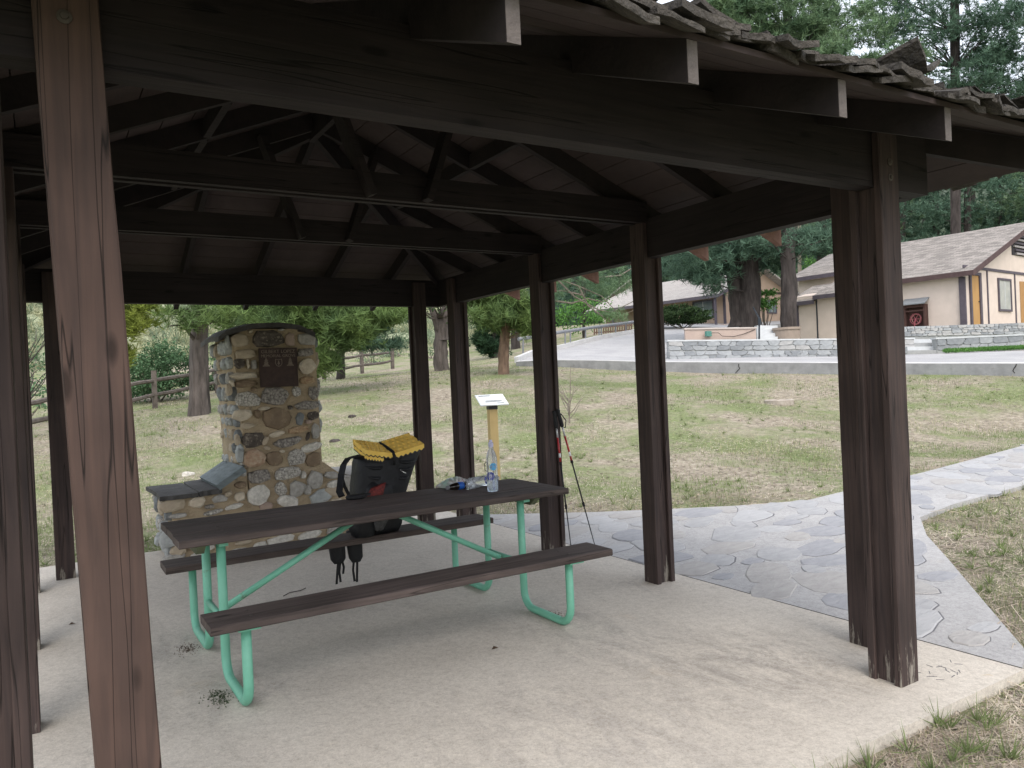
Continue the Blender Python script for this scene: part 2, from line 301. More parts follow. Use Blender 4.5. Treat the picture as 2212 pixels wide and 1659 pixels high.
# ---------------------------------------------------------------- slab, path, flagstones
def conc_mat(name, a, bcol, stain, cool=0):
    m = bpy.data.materials.new(name); m.use_nodes = True; n = m.node_tree.nodes; l = m.node_tree.links
    b = n['Principled BSDF']; b.inputs['Roughness'].default_value = .85; b.inputs['Specular IOR Level'].default_value = .2
    g = n.new('ShaderNodeNewGeometry')
    def noise(sc, det=6, rough=.6, st=None, dist=0):
        t = n.new('ShaderNodeTexNoise'); t.inputs['Scale'].default_value = sc; t.inputs['Detail'].default_value = det; t.inputs['Roughness'].default_value = rough; t.inputs['Distortion'].default_value = dist
        mp = n.new('ShaderNodeMapping'); mp.inputs['Scale'].default_value = st or (1, 1, 1); mp.inputs['Rotation'].default_value = (0, 0, .5); l.new(g.outputs['Position'], mp.inputs[0]); l.new(mp.outputs[0], t.inputs['Vector'])
        return t.outputs[0]
    def ramp(o, p0, c0, p1, c1):
        r = n.new('ShaderNodeValToRGB'); e = r.color_ramp.elements; e[0].position = p0; e[0].color = (*c0, 1); e[1].position = p1; e[1].color = (*c1, 1); l.new(o, r.inputs[0]); return r.outputs[0]
    def mul(x, y, f=1, bt='MULTIPLY'):
        k = n.new('ShaderNodeMixRGB'); k.blend_type = bt; k.inputs[0].default_value = f; l.new(x, k.inputs[1]); l.new(y, k.inputs[2]); return k.outputs[0]
    c = ramp(noise(1.1, 7, .65), .32, bcol, .66, a)
    c = mul(c, ramp(noise(60, 6, .8), .35, (.80, .80, .80), .62, (1.05, 1.05, 1.05)))
    c = mul(c, ramp(noise(3.2, 9, .8, (1, .35, 1), 1.2), .24, stain, .46, (1, 1, 1)), .55)
    c = mul(c, ramp(noise(150, 4, .85), .34, (.50, .48, .46), .46, (1, 1, 1)), .8)
    c = mul(c, ramp(noise(22, 8, .8), .30, (.78, .77, .76), .55, (1.04, 1.04, 1.04)))
    c = mul(c, ramp(noise(1.6, 6, .7, (1, 1, 1), .4), .62, (1, 1, 1), .80, (1.05, .97, .88)))
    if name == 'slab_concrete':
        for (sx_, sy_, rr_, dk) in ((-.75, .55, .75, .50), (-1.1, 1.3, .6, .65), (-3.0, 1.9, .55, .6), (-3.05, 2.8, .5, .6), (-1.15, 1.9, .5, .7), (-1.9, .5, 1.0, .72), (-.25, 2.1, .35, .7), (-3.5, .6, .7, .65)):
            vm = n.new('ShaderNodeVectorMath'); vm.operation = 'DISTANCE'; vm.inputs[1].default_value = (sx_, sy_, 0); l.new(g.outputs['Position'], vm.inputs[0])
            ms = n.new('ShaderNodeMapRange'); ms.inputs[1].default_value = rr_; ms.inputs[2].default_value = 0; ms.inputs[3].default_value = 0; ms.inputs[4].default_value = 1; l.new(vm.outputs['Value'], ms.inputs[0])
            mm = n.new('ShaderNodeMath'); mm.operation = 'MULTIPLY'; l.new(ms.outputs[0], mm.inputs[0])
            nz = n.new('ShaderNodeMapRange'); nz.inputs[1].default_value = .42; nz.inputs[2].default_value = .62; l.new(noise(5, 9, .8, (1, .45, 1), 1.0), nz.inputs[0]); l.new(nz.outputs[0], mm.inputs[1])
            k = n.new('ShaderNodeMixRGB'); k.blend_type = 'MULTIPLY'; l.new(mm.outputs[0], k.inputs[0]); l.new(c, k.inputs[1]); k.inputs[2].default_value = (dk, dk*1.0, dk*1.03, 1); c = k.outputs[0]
    l.new(c, b.inputs['Base Color'])
    bp = n.new('ShaderNodeBump'); bp.inputs['Strength'].default_value = .55; bp.inputs['Distance'].default_value = .004; l.new(noise(120, 8, .8), bp.inputs['Height']); l.new(bp.outputs[0], b.inputs['Normal'])
    MATS[name] = m; return m
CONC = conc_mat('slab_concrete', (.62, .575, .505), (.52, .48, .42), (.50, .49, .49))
PATHM = conc_mat('path_mortar', (.455, .45, .445), (.365, .365, .365), (.8, .8, .8))
ROADM = conc_mat('road_concrete', (.45, .45, .45), (.36, .36, .37), (.8, .8, .8))
def poly_slab(name, pts, z1, z0, m, res=.5, parent=None):
    b = MB(); n = len(pts); P = [Vector((x, y, 0)) for x, y in pts]
    b.add([(x, y, z1) for x, y in pts]+[(x, y, z0) for x, y in pts], [tuple(range(n))]+[(i, n+i, n+(i+1) % n, (i+1) % n) for i in range(n)])
    return b.build(name, m, parent)
def wob(p, q, n, a=.006):
    return [(p[0]+(q[0]-p[0])*i/n+random.uniform(-a, a), p[1]+(q[1]-p[1])*i/n+random.uniform(-a, a)) for i in range(n)]
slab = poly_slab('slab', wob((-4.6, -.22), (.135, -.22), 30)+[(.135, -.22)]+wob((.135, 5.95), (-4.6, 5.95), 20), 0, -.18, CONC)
tag(slab, kind='structure')
path_pts = [(.15, -.20), (.42, -.10), (1.1, .45), (1.9, 1.1), (2.6, 1.68), (3.3, 2.14), (4.2, 2.30), (5.88, 2.40), (8, 2.75), (11, 3.3), (14, 4.0), (14, 5.3), (10.0, 4.35), (8, 4.05), (6.1, 3.78), (4.6, 3.62), (3.37, 3.48), (2.6, 3.80), (2.0, 4.15), (1.3, 4.6), (.5, 5.25), (.15, 5.6)]
path = poly_slab('flagstone_path', [(x+random.uniform(-.02, .02)*(x > .3), y) for x, y in path_pts], -.006, -.16, PATHM); tag(path, kind='structure')
def inside(x, y, P):
    c = False; j = len(P)-1
    for i in range(len(P)):
        if (P[i][1] > y) != (P[j][1] > y) and x < (P[j][0]-P[i][0])*(y-P[i][1])/(P[j][1]-P[i][1])+P[i][0]: c = not c
        j = i
    return c
def edge_d(x, y, P):
    m_ = 9
    for i in range(len(P)):
        a = np.array(P[i]); b = np.array(P[(i+1) % len(P)]); p = np.array((x, y)); t = np.clip(np.dot(p-a, b-a)/max(np.dot(b-a, b-a), 1e-9), 0, 1); m_ = min(m_, np.linalg.norm(p-a-(b-a)*t))
    return m_
FL = [mat('flag_grey', (.375, .375, .38), (.305, .31, .315), 5, .8, .5, 18, stretch=(1, 3, 1)), mat('flag_dark', (.325, .33, .345), (.265, .27, .285), 5, .8, .5, 18, stretch=(1, 3, 1)),
      mat('flag_warm', (.385, .375, .36), (.315, .305, .295), 5, .8, .5, 18, stretch=(1, 3, 1)), mat('flag_pale', (.41, .41, .415), (.345, .35, .355), 5, .8, .5, 18, stretch=(1, 3, 1))]
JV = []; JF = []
st = []
tries = 0
while tries < 9000 and len(st) < 260:
    tries += 1; x = random.uniform(.25, 13.8); y = random.uniform(-.1, 5.4)
    big = .38 if tries < 1300 else (.26 if tries < 4500 else .16)
    r = random.uniform(.65, 1.1)*big*(1 if x < 9 else 1.1)
    if not inside(x, y, path_pts): continue
    ed = edge_d(x, y, path_pts)
    if ed < r*.55+.05: continue
    r2 = min(r*random.uniform(.45, .75), ed-.06)
    an = random.gauss(.45, .35)
    if any(math.hypot(x-a, y-b) < (max(r, r2)+max(c, d))*.64+.05 for a, b, c, d in st): continue
    st.append((x, y, r, r2))
    n = random.randint(11, 16); ph = random.random()*6; V = []; V2 = []; lb_ = random.uniform(-.12, .12); lb2 = random.uniform(-.10, .10)
    for k in range(n):
        t = 2*math.pi*k/n+random.uniform(-.12, .12); q = (abs(math.cos(t))**3+abs(math.sin(t))**3)**(-1/3)*(random.uniform(.90, 1.03))*(1+lb_*math.cos(2*t+ph)+lb2*math.cos(3*t+2*ph))
        a, b_ = r*q*math.cos(t), r2*q*math.sin(t); V.append((x+a*math.cos(an)-b_*math.sin(an), y+a*math.sin(an)+b_*math.cos(an)))
    cx_, cy_ = x, y; zt = -.006+random.uniform(.003, .009); tx_, ty_ = random.uniform(-.008, .008), random.uniform(-.008, .008)
    top = [(cx_+(a-cx_)*.955, cy_+(b_-cy_)*.955, zt+(a-cx_)*tx_+(b_-cy_)*ty_) for a, b_ in V]; low = [(a, b_, -.03) for a, b_ in V]; mid = [(a, b_, -.004) for a, b_ in V]
    B = MB(); B.add(top+mid+low, [tuple(range(n))]+[(n+i, n+(i+1) % n, (i+1) % n, i) for i in range(n)]+[(2*n+i, 2*n+(i+1) % n, n+(i+1) % n, n+i) for i in range(n)])
    B.build('flagstone', random.choice(FL), path)
    if random.random() < .6:  # offset dark crescent: shadow along the stone edge, painted on the mortar
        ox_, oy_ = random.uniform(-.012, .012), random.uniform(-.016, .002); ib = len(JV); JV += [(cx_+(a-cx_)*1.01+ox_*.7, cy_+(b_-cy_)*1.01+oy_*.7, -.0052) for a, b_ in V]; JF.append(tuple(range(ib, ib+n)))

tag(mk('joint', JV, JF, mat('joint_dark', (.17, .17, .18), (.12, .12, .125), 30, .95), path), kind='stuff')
# scratched writing in the slab by the corner
scr = MB()
for k in range(16):
    x, y = random.uniform(-.28, .02), random.uniform(-.10, .06); a = random.uniform(0, 3.1); scr.bar((x, y, .0006), (x+.035*math.cos(a), y+.035*math.sin(a), .0006), .004, .001)
scr.build('scratch_mark', MATS['joint_dark'], slab)
MB().box(.136, .156, -.2, 5.6, -.06, -.003).build('joint', mat('joint_black', (.05, .045, .04), (.03, .028, .025), 30, .95), slab)
# ---------------------------------------------------------------- shelter
WX, BY, RP = 4.01, 5.44, 2.0; TAN = .4167; BB, BT = 2.29, 2.565
def zb(d): return 2.509+TAN*d
sh = thing('picnic_shelter', (-2, 2.7, 0), 'dark brown timber picnic shelter with hipped shake roof over the concrete slab', 'shelter')
def post(x, y, row, lean=0, wm=POST):
    D, Fw = .165, .14
    if row == 'x':      # boards parallel to x (near and back rows)
        core = MB().box(x+.025, x+Fw-.025, y+.039, y+D-.039, 0, BB, lean); bo = [(x, x+Fw, y, y+.038), (x, x+Fw, y+D-.038, y+D)]
    else:
        core = MB().box(x+.039, x+D-.039, y+.025, y+Fw-.025, 0, BB, lean); bo = [(x, x+.038, y, y+Fw), (x+D-.038, x+D, y, y+Fw)]
    c = core.build('post', wm, sh)
    for (a, b_, e, g) in bo:
        B = MB(); N = 14; zs = [2.535*i/N for i in range(N+1)]; vs = []
        for z in zs:
            j = lambda: random.uniform(-.0016, .0016)
            d = lean*z; ch = .004
            vs += [(a+d+ch+j(), e, z), (b_+d-ch, e+j(), z), (b_+d+j(), e+ch, z), (b_+d, g-ch+j(), z), (b_+d-ch+j(), g, z), (a+d+ch, g+j(), z), (a+d+j(), g-ch, z), (a+d, e+ch+j(), z)]
        fs = [(i*8+k, i*8+(k+1) % 8, i*8+8+(k+1) % 8, i*8+8+k) for i in range(N) for k in range(8)]+[tuple(range(8))[::-1], tuple(N*8+k for k in range(8))]
        B.add(vs, fs).build('board', wm, c)
P_Y = (.3624, 1.9885, 3.3199, 4.8903)
for y in P_Y: post(-.165, y, 'y')
for y in P_Y: post(-WX, y, 'y')
post(-.504, 0, 'x'); post(-3.692, 0, 'x', -.030, POSTN)
post(-.4234, BY-.165, 'x'); post(-3.7342, BY-.165, 'x')
# bolts
bm_ = mat('bolt_steel', (.13, .11, .10), (.09, .08, .07), 30, .6, metal=.6)
for (x, y, z) in ((-3.70, -.002, 2.385), (-.43, -.002, 2.40), (-.43, -.002, 2.33)):
    B = MB(); B.lathe([(.017, 0), (.017, .002), (.009, .003), (.008, .009)], (x, y, z), 12, Matrix.Rotation(math.pi/2, 3, 'X')); B.build('bolt', bm_, sh)
# perimeter beams
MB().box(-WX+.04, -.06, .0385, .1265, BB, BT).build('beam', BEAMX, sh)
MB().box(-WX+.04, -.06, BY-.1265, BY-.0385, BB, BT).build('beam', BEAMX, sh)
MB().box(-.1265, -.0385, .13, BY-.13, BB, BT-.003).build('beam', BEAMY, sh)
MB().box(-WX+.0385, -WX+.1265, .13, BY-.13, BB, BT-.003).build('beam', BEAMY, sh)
# rafters
RH = .125; RW = .042
def rafter(kind, c, dmax, name='rafter', dmin=-.5, h=RH, wd=RW):
    z0, z1 = zb(dmin), zb(dmax)
    if kind == 'N': P = lambda s, d, z: (c+s, d, z)
    if kind == 'B': P = lambda s, d, z: (c+s, BY-d, z)
    if kind == 'R': P = lambda s, d, z: (-d, c+s, z)
    if kind == 'L': P = lambda s, d, z: (-WX+d, c+s, z)
    B = MB(); hw = wd/2; dd = dmin
    if kind == 'R': dmin = -.06; z0 = zb(dmin)
    B.hexa([P(-hw, dmin, z0), P(hw, dmin, z0), P(hw, dmax, z1), P(-hw, dmax, z1)], [P(-hw, dmin, z0+h), P(hw, dmin, z0+h), P(hw, dmax, z1+h), P(-hw, dmax, z1+h)])
    o = B.build(name, TAIL, sh); e = MB()
    if kind == 'R':
        zt_ = zb(dd); T = MB(); T.hexa([P(-hw, dd, zt_), P(hw, dd, zt_), P(hw, -.0605, z0), P(-hw, -.0605, z0)], [P(-hw, dd, zt_+h), P(hw, dd, zt_+h), P(hw, -.0605, z0+h), P(-hw, -.0605, z0+h)]); T.build('rafter_tail', TENDR, o); return o
    e.hexa([P(-hw+.001, dmin-.002, z0+.001), P(hw-.001, dmin-.002, z0+.001), P(hw-.001, dmin-.0003, z0+.001), P(-hw+.001, dmin-.0003, z0+.001)], [P(-hw+.001, dmin-.002, z0+h-.001), P(hw-.001, dmin-.002, z0+h-.001), P(hw-.001, dmin-.0003, z0+h-.001), P(-hw+.001, dmin-.0003, z0+h-.001)]); e.build('end_grain', TEND, o)
    return o
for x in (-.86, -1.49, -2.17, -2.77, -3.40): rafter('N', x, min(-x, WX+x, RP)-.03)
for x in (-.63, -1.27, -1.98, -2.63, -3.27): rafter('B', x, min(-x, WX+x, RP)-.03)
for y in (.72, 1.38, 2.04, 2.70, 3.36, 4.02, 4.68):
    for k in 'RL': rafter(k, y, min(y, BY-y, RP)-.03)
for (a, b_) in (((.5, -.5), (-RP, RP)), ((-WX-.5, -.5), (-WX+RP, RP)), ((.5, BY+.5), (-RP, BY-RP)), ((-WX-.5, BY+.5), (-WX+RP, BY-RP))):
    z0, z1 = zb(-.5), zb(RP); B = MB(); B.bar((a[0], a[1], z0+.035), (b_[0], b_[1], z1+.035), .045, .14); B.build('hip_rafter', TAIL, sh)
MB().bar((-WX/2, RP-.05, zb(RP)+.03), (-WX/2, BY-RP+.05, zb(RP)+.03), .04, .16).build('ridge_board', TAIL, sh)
# blocking between rafters half way up the two long slopes
ys = (.72, 1.38, 2.04, 2.70, 3.36, 4.02, 4.68)
for side in (0, 1):
    for a, b_ in zip(ys[1:-2], ys[2:-1]):
        d = 1.12; x = -d if side == 0 else -WX+d
        MB().cbox((x, (a+b_)/2, zb(d)+.052), .038, b_-a-.05, .1).build('blocking', TAIL, sh)
# trusses
for ty in (2.04, 3.36):
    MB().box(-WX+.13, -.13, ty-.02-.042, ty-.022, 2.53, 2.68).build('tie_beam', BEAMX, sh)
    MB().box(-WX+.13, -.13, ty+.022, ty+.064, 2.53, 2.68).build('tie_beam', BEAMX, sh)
    for s in (-1, 1):
        c = -WX/2
        MB().bar((c+s*.17, ty-.084, 2.535), (c+s*.42, ty-.084, zb(RP-.42)+.06), .038, .12, (0, 1, 0)).build('strut', BEAMX, sh)
# roof boards
step = .172; d = -.505
while d < RP-.01:
    d1 = min(d+step-.006, RP-.004); zA, zB = zb(d)+RH+.001, zb(d1)+RH+.001; t = .02
    for k in 'NBRL':
        if k in 'NB':
            q = (lambda x, dd, z: (x, dd, z)) if k == 'N' else (lambda x, dd, z: (x, BY-dd, z))
            b0 = [q(-WX+d+.003, d, zA), q(-d-.003, d, zA), q(-d1-.003, d1, zB), q(-WX+d1+.003, d1, zB)]
        else:
            q = (lambda y, dd, z: (-dd, y, z)) if k == 'R' else (lambda y, dd, z: (-WX+dd, y, z))
            b0 = [q(d+.003, d, zA), q(BY-d-.003, d, zA), q(BY-d1-.003, d1, zB), q(d1+.003, d1, zB)]
        MB().hexa(b0, [(a, b_, c+t) for a, b_, c in b0]).build('roof_board', DECK, sh)
    d += step
# shakes
NS = math.sqrt(1+TAN*TAN)
def shake(kind, c, wd, d0, ln, lift, curl, th, row, skew=0, fine=False):
    "thick grid, butt end at d0; curl lifts the butt end, cup bends it across"
    top = []; nx, ny = (5, 8) if fine else (3, 4); tw = random.uniform(-.02, .02)+random.uniform(-1, 1)*curl*.35; bu = random.uniform(-.5, 1.0)*curl
    for j in range(ny):
        f = j/(ny-1); d = d0+ln*f
        for i in range(nx):
            e = i/(nx-1)-.5; sx_ = e*wd
            z = zb(d)+RH+.024+lift*(1-f)+curl*((1-f)**2.2)+bu*4*e*e*(1-f)+tw*e*(1-f)*2
            top.append((c+sx_*(1+.04*math.sin(d*40))+skew*(1-f), d+(random.uniform(-.012, .012) if j == 0 else 0), z+random.uniform(-.0015, .0015)))
    bot = [(a, b_, z-th*(1-.7*(k//nx)/(ny-1))+(random.uniform(-.003, .003) if k < nx else 0)) for k, (a, b_, z) in enumerate(top)]
    P = {'N': lambda a, d, z: (a, d, z), 'B': lambda a, d, z: (a, BY-d, z), 'R': lambda a, d, z: (-d, a, z), 'L': lambda a, d, z: (-WX+d, a, z)}[kind]
    N = nx*ny; V = [P(*p) for p in top]+[P(*p) for p in bot]; fs = []
    for j in range(ny-1):
        for i in range(nx-1):
            a = j*nx+i; fs.append((a, a+1, a+nx+1, a+nx)); fs.append((N+a, N+a+nx, N+a+nx+1, N+a+1))
    ring = list(range(nx))+[nx*j+nx-1 for j in range(1, ny)]+[nx*(ny-1)+i for i in range(nx-2, -1, -1)]+[nx*j for j in range(ny-2, 0, -1)]; m_ = len(ring)
    for i in range(m_): a, b_ = ring[i], ring[(i+1) % m_]; fs.append((a, N+a, N+b_, b_))
    return V, fs
rest = MB(); cnt = 0
for kind in 'NRBL':
    L0 = WX if kind in 'NB' else BY
    for row in range(0, 16):
        d0 = -.55+.165*(row-1 if row else 0)+(0.015 if row == 0 else 0)
        if d0 > RP-.25: break
        lo, hi = (-WX+d0-.02, -d0+.02) if kind in 'NB' else (d0-.02, BY-d0+.02)
        s = lo
        while s < hi:
            wd = random.uniform(.09, .2); c = s+wd/2; s += wd+.006
            keep = (kind == 'N' and row < 5 and cnt < 190) or (kind == 'R' and row < 3 and c < 4 and cnt < 290)
            big = keep and kind == 'N' and row in (1, 2, 3) and random.random() < .11
            curl = random.uniform(.04, .085) if big else random.uniform(0, .022)
            V, fs = shake(kind, c, wd*(1.15 if big else 1), d0+random.uniform(-.045, .03), .40, .012+.018*min(row, 2)+random.uniform(0, .012), curl, random.uniform(.015, .028), row, random.uniform(-.015, .015), keep)
            if keep: B = MB(); B.add(V, fs); B.build('shake', SHAKE, sh); cnt += 1
            else: rest.add(V, fs)
tag(rest.build('shake_courses', SHAKE, sh), kind='stuff')

# ---------------------------------------------------------------- stone monument
MORT = mat('mortar', (.43, .345, .235), (.31, .245, .165), 6, .95, .7, 60, c3=(.22, .18, .13), s3=9, t3=.6)
def stone_mat(name, a, b_, sc=30, c3=None, s3=12): return mat(name, a, b_, sc, .85, .6, sc*1.3, c3=c3, s3=s3, t3=.52)
SM = dict(cream=stone_mat('stone_cream', (.64, .56, .44), (.42, .36, .28), 14, (.44, .40, .33)), speck=stone_mat('stone_speckled', (.62, .59, .53), (.13, .12, .11), 55),
          dark=stone_mat('stone_dark', (.12, .10, .085), (.05, .042, .036), 22, (.25, .22, .18), 30), brown=stone_mat('stone_brown', (.24, .175, .115), (.15, .11, .075), 10, (.32, .25, .17), 7),
          tan=stone_mat('stone_tan', (.46, .39, .29), (.34, .28, .21), 9), grey=stone_mat('stone_grey', (.43, .41, .375), (.27, .26, .24), 24), white=stone_mat('stone_white', (.68, .65, .59), (.40, .38, .34), 26),
          blue=stone_mat('stone_blue', (.235, .25, .255), (.15, .16, .165), 14), orange=stone_mat('stone_orange', (.50, .38, .24), (.25, .15, .09), 34), pink=stone_mat('stone_pink', (.42, .32, .26), (.30, .23, .19), 12),
          dspeck=stone_mat('stone_dark_speckled', (.40, .37, .33), (.07, .06, .055), 48), bgrey=stone_mat('stone_pale_blue', (.44, .455, .445), (.28, .295, .29), 12), rust=stone_mat('stone_rust', (.33, .20, .13), (.46, .37, .27), 28))
mon = thing('stone_monument', (-1.9, 5.6, 0), 'rounded fieldstone memorial pillar on a low stone plinth with dark metal plaque', 'monument')
YF = 5.25
def stone(u, v, hw, hh, key, O, U, Vv, N, rot=0, prot=.04, sq=3.0, jit=.1, parent=None, name='stone', n=13):
    ca, sa = math.cos(rot), math.sin(rot); ring = []
    for k in range(n):
        t = 2*math.pi*k/n+random.uniform(-.1, .1); q = (abs(math.cos(t))**sq+abs(math.sin(t))**sq)**(-1/sq)*(1+random.uniform(-jit, jit*.6))
        a, b_ = hw*q*math.cos(t), hh*q*math.sin(t); ring.append((a*ca-b_*sa, a*sa+b_*ca))
    V = []; levels = ((1.0, -.02), (1.0, prot*.35), (.93, prot*.78), (.62, prot*1.05))
    tx, ty = random.uniform(-.12, .12), random.uniform(-.12, .12)
    for f, h in levels:
        for a, b_ in ring:
            hh_ = h+(random.uniform(-.10, .10)*prot if h > 0 else 0)+(tx*a+ty*b_)*(1 if h > prot*.5 else 0)
            V.append(O+U*(u+a*f)+Vv*(v+b_*f)+N*hh_)
    V.append(O+U*u+Vv*v+N*prot*random.uniform(1.0, 1.2))
    fs = []
    for L in range(3):
        for k in range(n): fs.append((L*n+k, L*n+(k+1) % n, (L+1)*n+(k+1) % n, (L+1)*n+k))
    for k in range(n): fs.append((3*n+k, 3*n+(k+1) % n, 4*n))
    B = MB(); B.add(V, fs); o = B.build(name, SM[key] if isinstance(key, str) else key, parent or mon); return o
# cores of mortar
XL, XR, YB_ = -2.27, -1.50, 6.05
TW = MB(); TW.hexa([(XL+.10, YF, .5), (XR+.02, YF, .5), (XR+.02, YB_, .5), (XL+.04, YB_, .5)], [(XL, YF, 1.98), (XR, YF, 1.98), (XR, YB_, 1.98), (XL, YB_, 1.98)])
TW.hexa([(XL, YF, 1.981), (XR, YF, 1.981), (XR, YB_, 1.981), (XL, YB_, 1.981)], [(XL+.12, YF, 2.055), (XR-.10, YF, 2.055), (XR-.10, YB_, 2.055), (XL+.12, YB_, 2.055)])
TW.build('pillar_core', MORT, mon)
PLX0, PLX1 = -2.84, -.93
MB().box(PLX0, PLX1, YF-.002, YB_+.05, 0, .56).build('plinth_core', MORT, mon)
for sx, x0, x1 in ((1, -2.5, XL+.08), (-1, -1.22, XR-.02)):
    B = MB(); B.hexa([(x0, YF-.001, .561), (x1, YF-.001, .561), (x1, YB_, .561), (x0, YB_, .561)], [(x1-.05*sx, YF-.001, .76), (x1, YF-.001, .78), (x1, YB_, .78), (x1-.05*sx, YB_, .76)]); B.build('shoulder_core', MORT, mon)
X_, Z_, NY = Vector((1, 0, 0)), Vector((0, 0, 1)), Vector((0, -1, 0)); Y_ = Vector((0, 1, 0)); O0 = Vector((0, YF, 0))
def fstone(ru, rv, hw, hh, key, reg, rot=0, sq=3.0, jit=.09, prot=.035):
    ox, oy, sc = reg; P = lambda a, b_: on((ox+a/sc)*.8848, (oy+b_/sc)*.8848, 1, YF)
    c = P(ru, rv); e = P(ru+hw, rv); g = P(ru, rv+hh)
    hw_, hh_ = (e-c).length, (g-c).length
    if c.z-hh_ < .0: hh_ = max(c.z-.005, .02)
    stone(c.x, c.z, hw_*1.04, hh_*1.04, key, O0, X_, Z_, NY, -rot+.04, prot*random.uniform(.8, 1.5), sq, .15, n=random.randint(8, 12))
R3 = (500, 760, 5.184); R2 = (520, 820, 3.95); R1 = (350, 1040, 4.022)
for a in ((430, 365, 115, 82, 'tan', 4), (800, 345, 190, 105, 'dark', 4), (1072, 365, 62, 90, 'pink', 3), (1285, 355, 105, 78, 'grey', 5), (283, 380, 24, 75, 'bgrey', 4),
          (510, 540, 132, 60, 'tan', 5), (440, 655, 66, 66, 'dark', 3), (540, 665, 16, 60, 'cream', 3), (615, 675, 38, 58, 'grey', 5), (490, 818, 158, 44, 'cream', 4), (515, 915, 145, 46, 'brown', 5),
          (335, 915, 26, 45, 'cream', 3), (1270, 520, 105, 52, 'dspeck', 4), (1292, 695, 108, 92, 'cream', 3), (1300, 870, 95, 46, 'orange', 5), (620, 985, 42, 30, 'brown', 3), (1270, 245, 90, 22, 'dark', 3), (960, 235, 40, 18, 'grey', 2), (570, 258, 26, 20, 'cream', 2), (300, 990, 42, 80, 'tan', 2.4)):
    fstone(a[0], a[1], a[2], a[3], a[4], R3, sq=a[5])
for a in ((330, 612, 125, 74, 'speck', .12, 2.6), (590, 580, 132, 86, 'dspeck', 0, 3), (800, 538, 40, 52, 'speck', 0, 3), (965, 550, 46, 62, 'dspeck', 0, 3), (900, 670, 116, 42, 'dspeck', 0, 3), (490, 700, 55, 17, 'cream', 0, 2.2), (745, 690, 26, 22, 'dark', .5, 2.2),
          (280, 765, 90, 54, 'cream', 0, 3), (425, 752, 32, 44, 'brown', 0, 2.4), (618, 795, 150, 102, 'brown', 0, 2.2), (832, 800, 36, 58, 'blue', .2, 2.6), (965, 768, 54, 42, 'dark', 0, 3), (915, 828, 36, 20, 'pink', .1, 2.2), (330, 868, 70, 32, 'tan', 0, 2.4),
          (820, 904, 98, 32, 'orange', -.08, 2.8), (985, 920, 40, 76, 'grey', 0, 3), (612, 944, 76, 28, 'cream', -.15, 2.2), (912, 965, 18, 42, 'dark', .3, 2.2), (385, 1000, 112, 70, 'dark', 0, 3), (500, 1010, 26, 50, 'tan', .6, 2.2), (715, 1024, 132, 42, 'dspeck', -.1, 3),
          (518, 1082, 34, 22, 'tan', .3, 2.3), (950, 1072, 92, 38, 'white', -.15, 2.8), (393, 1182, 106, 88, 'rust', 0, 2.8), (588, 1188, 84, 68, 'brown', 0, 2.6), (664, 1112, 24, 17, 'cream', 0, 2.3), (796, 1170, 88, 80, 'speck', 0, 2.8), (965, 1196, 76, 72, 'brown', 0, 2.6),
          (440, 1352, 118, 66, 'dspeck', -.05, 3.2), (708, 1326, 126, 62, 'speck', -.05, 2.8), (866, 1340, 28, 36, 'white', 0, 2.5), (985, 1386, 76, 84, 'grey', .1, 2.8), (282, 1320, 34, 38, 'grey', 0, 2.5), (255, 1150, 36, 70, 'bgrey', 0, 2.6), (235, 1005, 28, 60, 'tan', 0, 2.5)):
    fstone(a[0], a[1], a[2], a[3], a[4], R2, a[5], a[6])
for a in ((1125, 680, 110, 98, 'white', .1, 2.6), (1345, 620, 56, 74, 'speck', -.3, 2.5), (1420, 735, 105, 62, 'white', .3, 2.5), (1508, 615, 76, 78, 'grey', .4, 2.7), (1610, 628, 36, 48, 'grey', .3, 2.4), (1740, 690, 104, 66, 'bgrey', -.2, 2.6), (1200, 785, 66, 38, 'pink', 0, 2.6),
          (945, 692, 58, 50, 'cream', 0, 2.2), (888, 790, 92, 28, 'white', -.12, 2.6), (748, 712, 74, 40, 'grey', 0, 2.6), (830, 665, 42, 26, 'tan', -.3, 2.4), (950, 578, 56, 34, 'brown', 0, 2.4), (645, 790, 50, 20, 'dspeck', 0, 2.5), (525, 745, 78, 58, 'cream', 0, 3),
          (275, 780, 122, 62, 'tan', .05, 3.4), (680, 845, 92, 22, 'speck', -.1, 2.5), (340, 880, 90, 26, 'grey', 0, 2.4), (255, 1105, 100, 92, 'bgrey', .05, 3), (345, 1215, 80, 62, 'tan', -.6, 2.6), (300, 1285, 110, 32, 'grey', 0, 3), (560, 1262, 95, 26, 'white', 0, 2.8),
          (640, 1190, 60, 26, 'white', 0, 2.5), (1150, 1172, 66, 40, 'white', 0, 2.7), (1345, 1112, 145, 38, 'white', -.08, 3), (1625, 1068, 112, 40, 'white', -.08, 3), (935, 1225, 85, 26, 'white', 0, 2.5), (980, 1140, 80, 24, 'tan', 0, 2.5), (460, 1180, 40, 40, 'brown', 0, 2.5), (520, 1330, 70, 28, 'grey', 0, 3),
          (1840, 480, 72, 36, 'grey', .15, 2.6), (1880, 575, 80, 44, 'white', 0, 2.8), (1990, 540, 60, 60, 'grey', 0, 3), (500, 960, 120, 50, 'grey', 0, 3), (760, 980, 90, 60, 'cream', 0, 3), (960, 960, 90, 60, 'speck', 0, 3), (1180, 930, 100, 60, 'grey', 0, 3), (1420, 900, 90, 60, 'tan', 0, 3), (1650, 880, 90, 60, 'cream', 0, 3), (1850, 900, 90, 70, 'grey', 0, 3), (760, 1110, 90, 40, 'grey', 0, 3)):
    fstone(a[0], a[1], a[2], a[3], a[4], R1, a[5], a[6])
